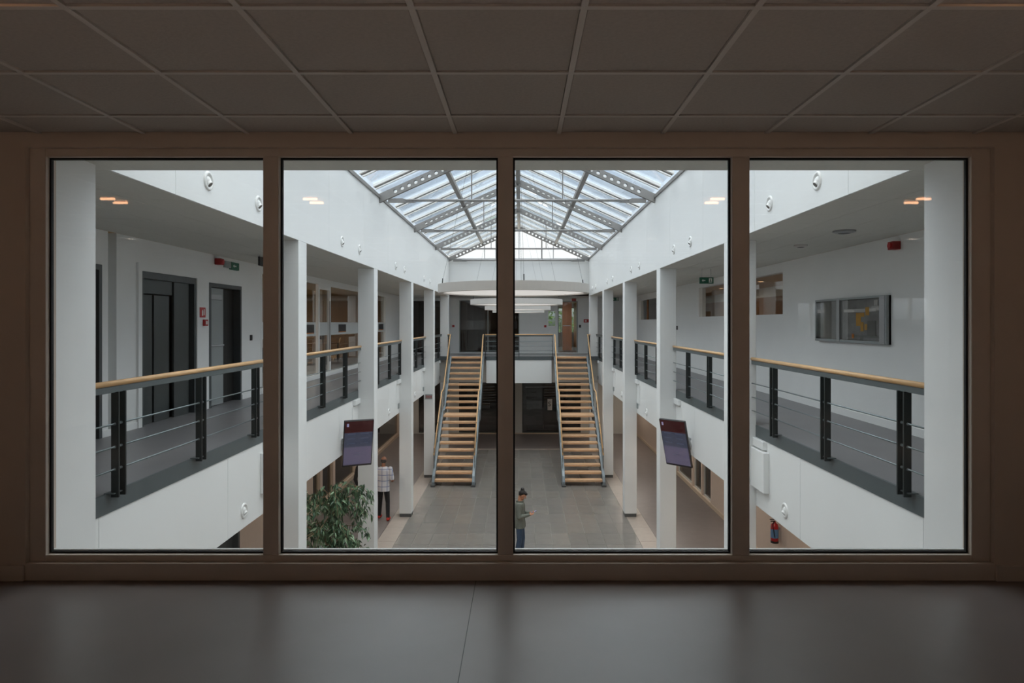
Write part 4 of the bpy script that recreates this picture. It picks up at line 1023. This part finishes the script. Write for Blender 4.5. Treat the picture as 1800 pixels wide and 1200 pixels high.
def person(lb, loc, rz, H, skin, female, top, top_m, legs_m, shoe_m, knees, ankles, elbows, wrists, head_pitch, bald=False, phone=False, grp=None, toes=None):
    """faces local +y. knees/ankles/elbows/wrists: pairs (left -x, right +x) of local points"""
    t = thing('person', lb, 'person', loc, rz, grp)
    sw = .175 if female else .205
    hips = [(-.085, 0, .515 * H), (.085, 0, .515 * H)]; sh = [(-sw, -.005, .805 * H), (sw, -.005, .805 * H)]
    hc = Vector((0, .035 + .05 * head_pitch, .93 * H - .015 * head_pitch)); R_ = Matrix.Rotation(-head_pitch, 3, 'X')
    b = MB()
    loft(b, [(0, 0, .47 * H, .13, .09), (0, 0, .53 * H, .155, .105), (0, 0, .60 * H, .125 if female else .15, .09), (0, 0, .70 * H, .15 if female else .17, .10), (0, 0, .78 * H, .165 if female else .19, .10), (0, 0, .825 * H, .11, .075), (0, .01, .845 * H, .06, .055)])
    capsule(b, (0, 0, .81 * H), .058, hc + R_ @ Vector((0, -.02, -.07)), .052)
    # head: skull, jaw, nose, lips, ears
    b.sphere(hc + Vector((0, -.005, .015)), .076, 18, 14, rz=.098, ry=.092, rot=R_)
    b.sphere(hc + R_ @ Vector((0, .022, -.055)), .056, 16, 10, rz=.058, ry=.062, rot=R_)
    capsule(b, hc + R_ @ Vector((0, .088, .01)), .009, hc + R_ @ Vector((0, .106, -.022)), .013, 8)
    capsule(b, hc + R_ @ Vector((-.016, .083, -.058)), .008, hc + R_ @ Vector((.016, .083, -.058)), .008, 8)
    capsule(b, hc + R_ @ Vector((-.03, .078, .028)), .010, hc + R_ @ Vector((.03, .078, .028)), .010, 8)
    for s in (-1, 1): b.sphere(hc + R_ @ Vector((s * .078, -.005, -.005)), .012, 8, 8, rz=.028, ry=.018, rot=R_)
    for k in (0, 1):
        capsule(b, hips[k], .082, knees[k], .055); capsule(b, knees[k], .055, Vector(knees[k]).lerp(Vector(ankles[k]), .35), .054); capsule(b, Vector(knees[k]).lerp(Vector(ankles[k]), .35), .054, ankles[k], .036)
        capsule(b, ankles[k], .036, Vector(ankles[k]) + Vector((0, .10, -.035)), .032)
        capsule(b, sh[k], .050, elbows[k], .038); capsule(b, elbows[k], .038, wrists[k], .026)
        d = Vector(wrists[k]) - Vector(elbows[k]); hand(b, wrists[k], d, (0, 0, 1) if phone else (0, -.2, -1), 1 if k == 0 else -1)
    body = fleshed(b, 'body', skin, t, .0065, 3)
    for s in (-1, 1):
        e_ = MB().sphere(hc + R_ @ Vector((s * .030, .066, .004)), .0125, 10, 8).obj('eye', 'eye_white', t, smooth=True, local=True)
        MB().sphere(hc + R_ @ Vector((s * .030, .0755, .004)), .0055, 8, 6).obj('pupil', 'hair', e_, smooth=True, local=True)
    # hair
    h = MB()
    if bald:
        h.sphere(hc + R_ @ Vector((0, -.028, -.012)), .083, 18, 12, rz=.074, ry=.080, rot=R_)
    else:
        h.sphere(hc + R_ @ Vector((0, -.040, .030)), .085, 18, 12, rz=.094, ry=.082, rot=R_); h.sphere(hc + R_ @ Vector((0, .018, .072)), .066, 16, 10, rz=.042, ry=.068, rot=R_)
        if female: h.sphere(hc + R_ @ Vector((0, -.085, .115)), .050, 14, 10, rz=.046, rot=R_)
    fleshed(h, 'hair', 'hair', t, .008, 2)
    # top
    g = MB(); hem = .455 * H
    loft(g, [(0, 0, hem, .185, .135), (0, 0, .52 * H, .182, .132), (0, 0, .60 * H, .152 if female else .175, .115), (0, 0, .70 * H, .172 if female else .195, .122), (0, 0, .78 * H, .185 if female else .215, .12), (0, 0, .815 * H, .165, .105), (0, 0, .838 * H, .085, .075)])
    for k in (0, 1):
        if female or top == 'long':
            capsule(g, sh[k], .064, elbows[k], .054); capsule(g, elbows[k], .054, Vector(elbows[k]).lerp(Vector(wrists[k]), .93), .040)
        else:
            capsule(g, sh[k], .068, Vector(sh[k]).lerp(Vector(elbows[k]), .82), .066)
    fleshed(g, 'jacket' if female or top == 'long' else 'shirt', top_m, t, .010, 3)
    if female:
        MB().lathe([(.085, .828 * H), (.105, .842 * H), (.100, .852 * H), (.080, .845 * H)], 20).obj('collar', top_m, t, smooth=True, local=True)
        MB().tube([(0, .133, hem + .02), (0, .130, .52 * H), (0, .114, .60 * H), (0, .121, .70 * H), (0, .118, .78 * H), (0, .100, .815 * H)], .006, 6).obj('zip', 'black_cloth', t, local=True)
    l = MB()
    loft(l, [(0, 0, .455 * H, .155, .115), (0, 0, .50 * H, .172, .122), (0, 0, .56 * H, .160, .115)])
    for k in (0, 1):
        capsule(l, hips[k], .093, knees[k], .066); capsule(l, knees[k], .066, Vector(knees[k]).lerp(Vector(ankles[k]), .96), .054)
    fleshed(l, 'trousers', legs_m, t, .010, 3)
    for k in (0, 1):
        a = Vector(ankles[k]); s_ = MB(); dirv = Vector((0, 1, 0)) if toes is None else Vector(toes[k])
        heel = a + Vector((0, -.03, -.035)); toe = a + dirv * .17 + Vector((0, 0, -.045))
        capsule(s_, heel, .044, a + dirv * .08 + Vector((0, 0, -.04)), .045); capsule(s_, a + dirv * .08 + Vector((0, 0, -.04)), .045, toe, .036)
        capsule(s_, a + Vector((0, 0, .01)), .045, heel, .043)
        o = fleshed(s_, 'shoe', shoe_m, t, .010, 2)
    return t
Hf = 1.66
pw = person('woman with dark hair in a bun, grey jacket and jeans, looking down at her phone', (-.02, 16.05, GZ), -math.pi / 2 - .12, Hf, 'skin_w', True, 'long', 'jacket', 'jeans', 'black_cloth',
            [(-.09, .05, .285 * Hf), (.10, .0, .28 * Hf)], [(-.10, .02, .085), (.12, -.08, .085)], [(-.225, .0, .635 * Hf), (.225, .0, .635 * Hf)], [(-.075, .23, .655 * Hf), (.085, .24, .655 * Hf)], .62, phone=True)
ph = thing('mobile_phone', 'small dark phone held in the woman\'s hands', 'phone', (-.02 + .34, 16.05 - .04, GZ + .655 * Hf + .055), -math.pi / 2 - .12)
MB().cbox(-.036, .036, -.072, .072, -.004, .004, .003).obj('body', 'black', ph, local=True); MB().box(-.032, .032, -.065, .065, .0042, .0048).obj('display', 'screen_logo', ph, local=True)
ph.rotation_euler = (.35, 0, -math.pi / 2 - .12)
Hm = 1.86
person('man seen from behind in a checked short-sleeved shirt, black trousers and red shoes, walking away', (-4.00, 19.15, GZ), -.10, Hm, 'skin_m', False, 'short', 'check_shirt', 'black_cloth', 'shoe_red',
       [(-.13, .10, .28 * Hm), (.12, .02, .285 * Hm)], [(-.17, .14, .085), (.17, -.12, .10)], [(-.27, -.02, .625 * Hm), (.27, -.02, .625 * Hm)], [(-.20, .22, .60 * Hm), (.20, .22, .60 * Hm)], .12, bald=True)
Hn = 1.78
person('second person in black walking beside the man, mostly hidden by the third left column', (-4.63, 19.5, GZ), 0, Hn, 'skin_w', False, 'long', 'black_cloth', 'black_cloth', 'black_cloth',
       [(-.10, .12, .28 * Hn), (.10, -.02, .285 * Hn)], [(-.10, .10, .085), (.11, -.14, .10)], [(-.27, -.04, .625 * Hn), (.26, -.02, .625 * Hn)], [(-.26, .14, .50 * Hn), (.26, .16, .50 * Hn)], .1)

# ---------------------------------------------------------------- outside greenery seen through the far windows
def outside_tree(x, y, z, r, lb):
    t = thing('garden_tree', lb, 'tree', (x, y, GZ), 0, 'trees outside the windows')
    MB().tube([(x, y, GZ), (x, y, z)], [.16, .08], 8).obj('trunk', 'bark', t)
    rn = random.Random(int(x * 7 + y)); mb = MB()
    for k in range(1400):
        u = Vector((rn.gauss(0, 1), rn.gauss(0, 1), rn.gauss(0, 1))).normalized() * r * rn.uniform(.55, 1); c = Vector((x, y, z)) + u
        R_ = Matrix.Rotation(rn.uniform(0, 6.3), 3, 'Z') @ Matrix.Rotation(rn.uniform(0, 3), 3, 'X'); s_ = rn.uniform(.08, .16)
        mb.add([c + R_ @ Vector(p) * s_ for p in ((-1, 0, 0), (0, -.6, .1), (1, 0, 0), (0, .6, .1))], [(0, 1, 2, 3)])
    me = bpy.data.meshes.new('crown'); me.from_pydata(mb.v, [], mb.f); me.materials.append(M['tree_green']); o = link('crown', me, t); o['kind'] = 'stuff'
outside_tree(2.2, 47, 1.2, 2.3, 'light green tree outside, seen through the far small window')
outside_tree(-14.5, 27, 1.2, 2.4, 'light green tree outside the left office window')
outside_tree(6.9, -14.5, .3, 2.2, 'green tree outside, mirrored in the right pane')
struct('ground', MB().box(-60, 60, -60, 80, GZ - .5, GZ - .2), 'grass')
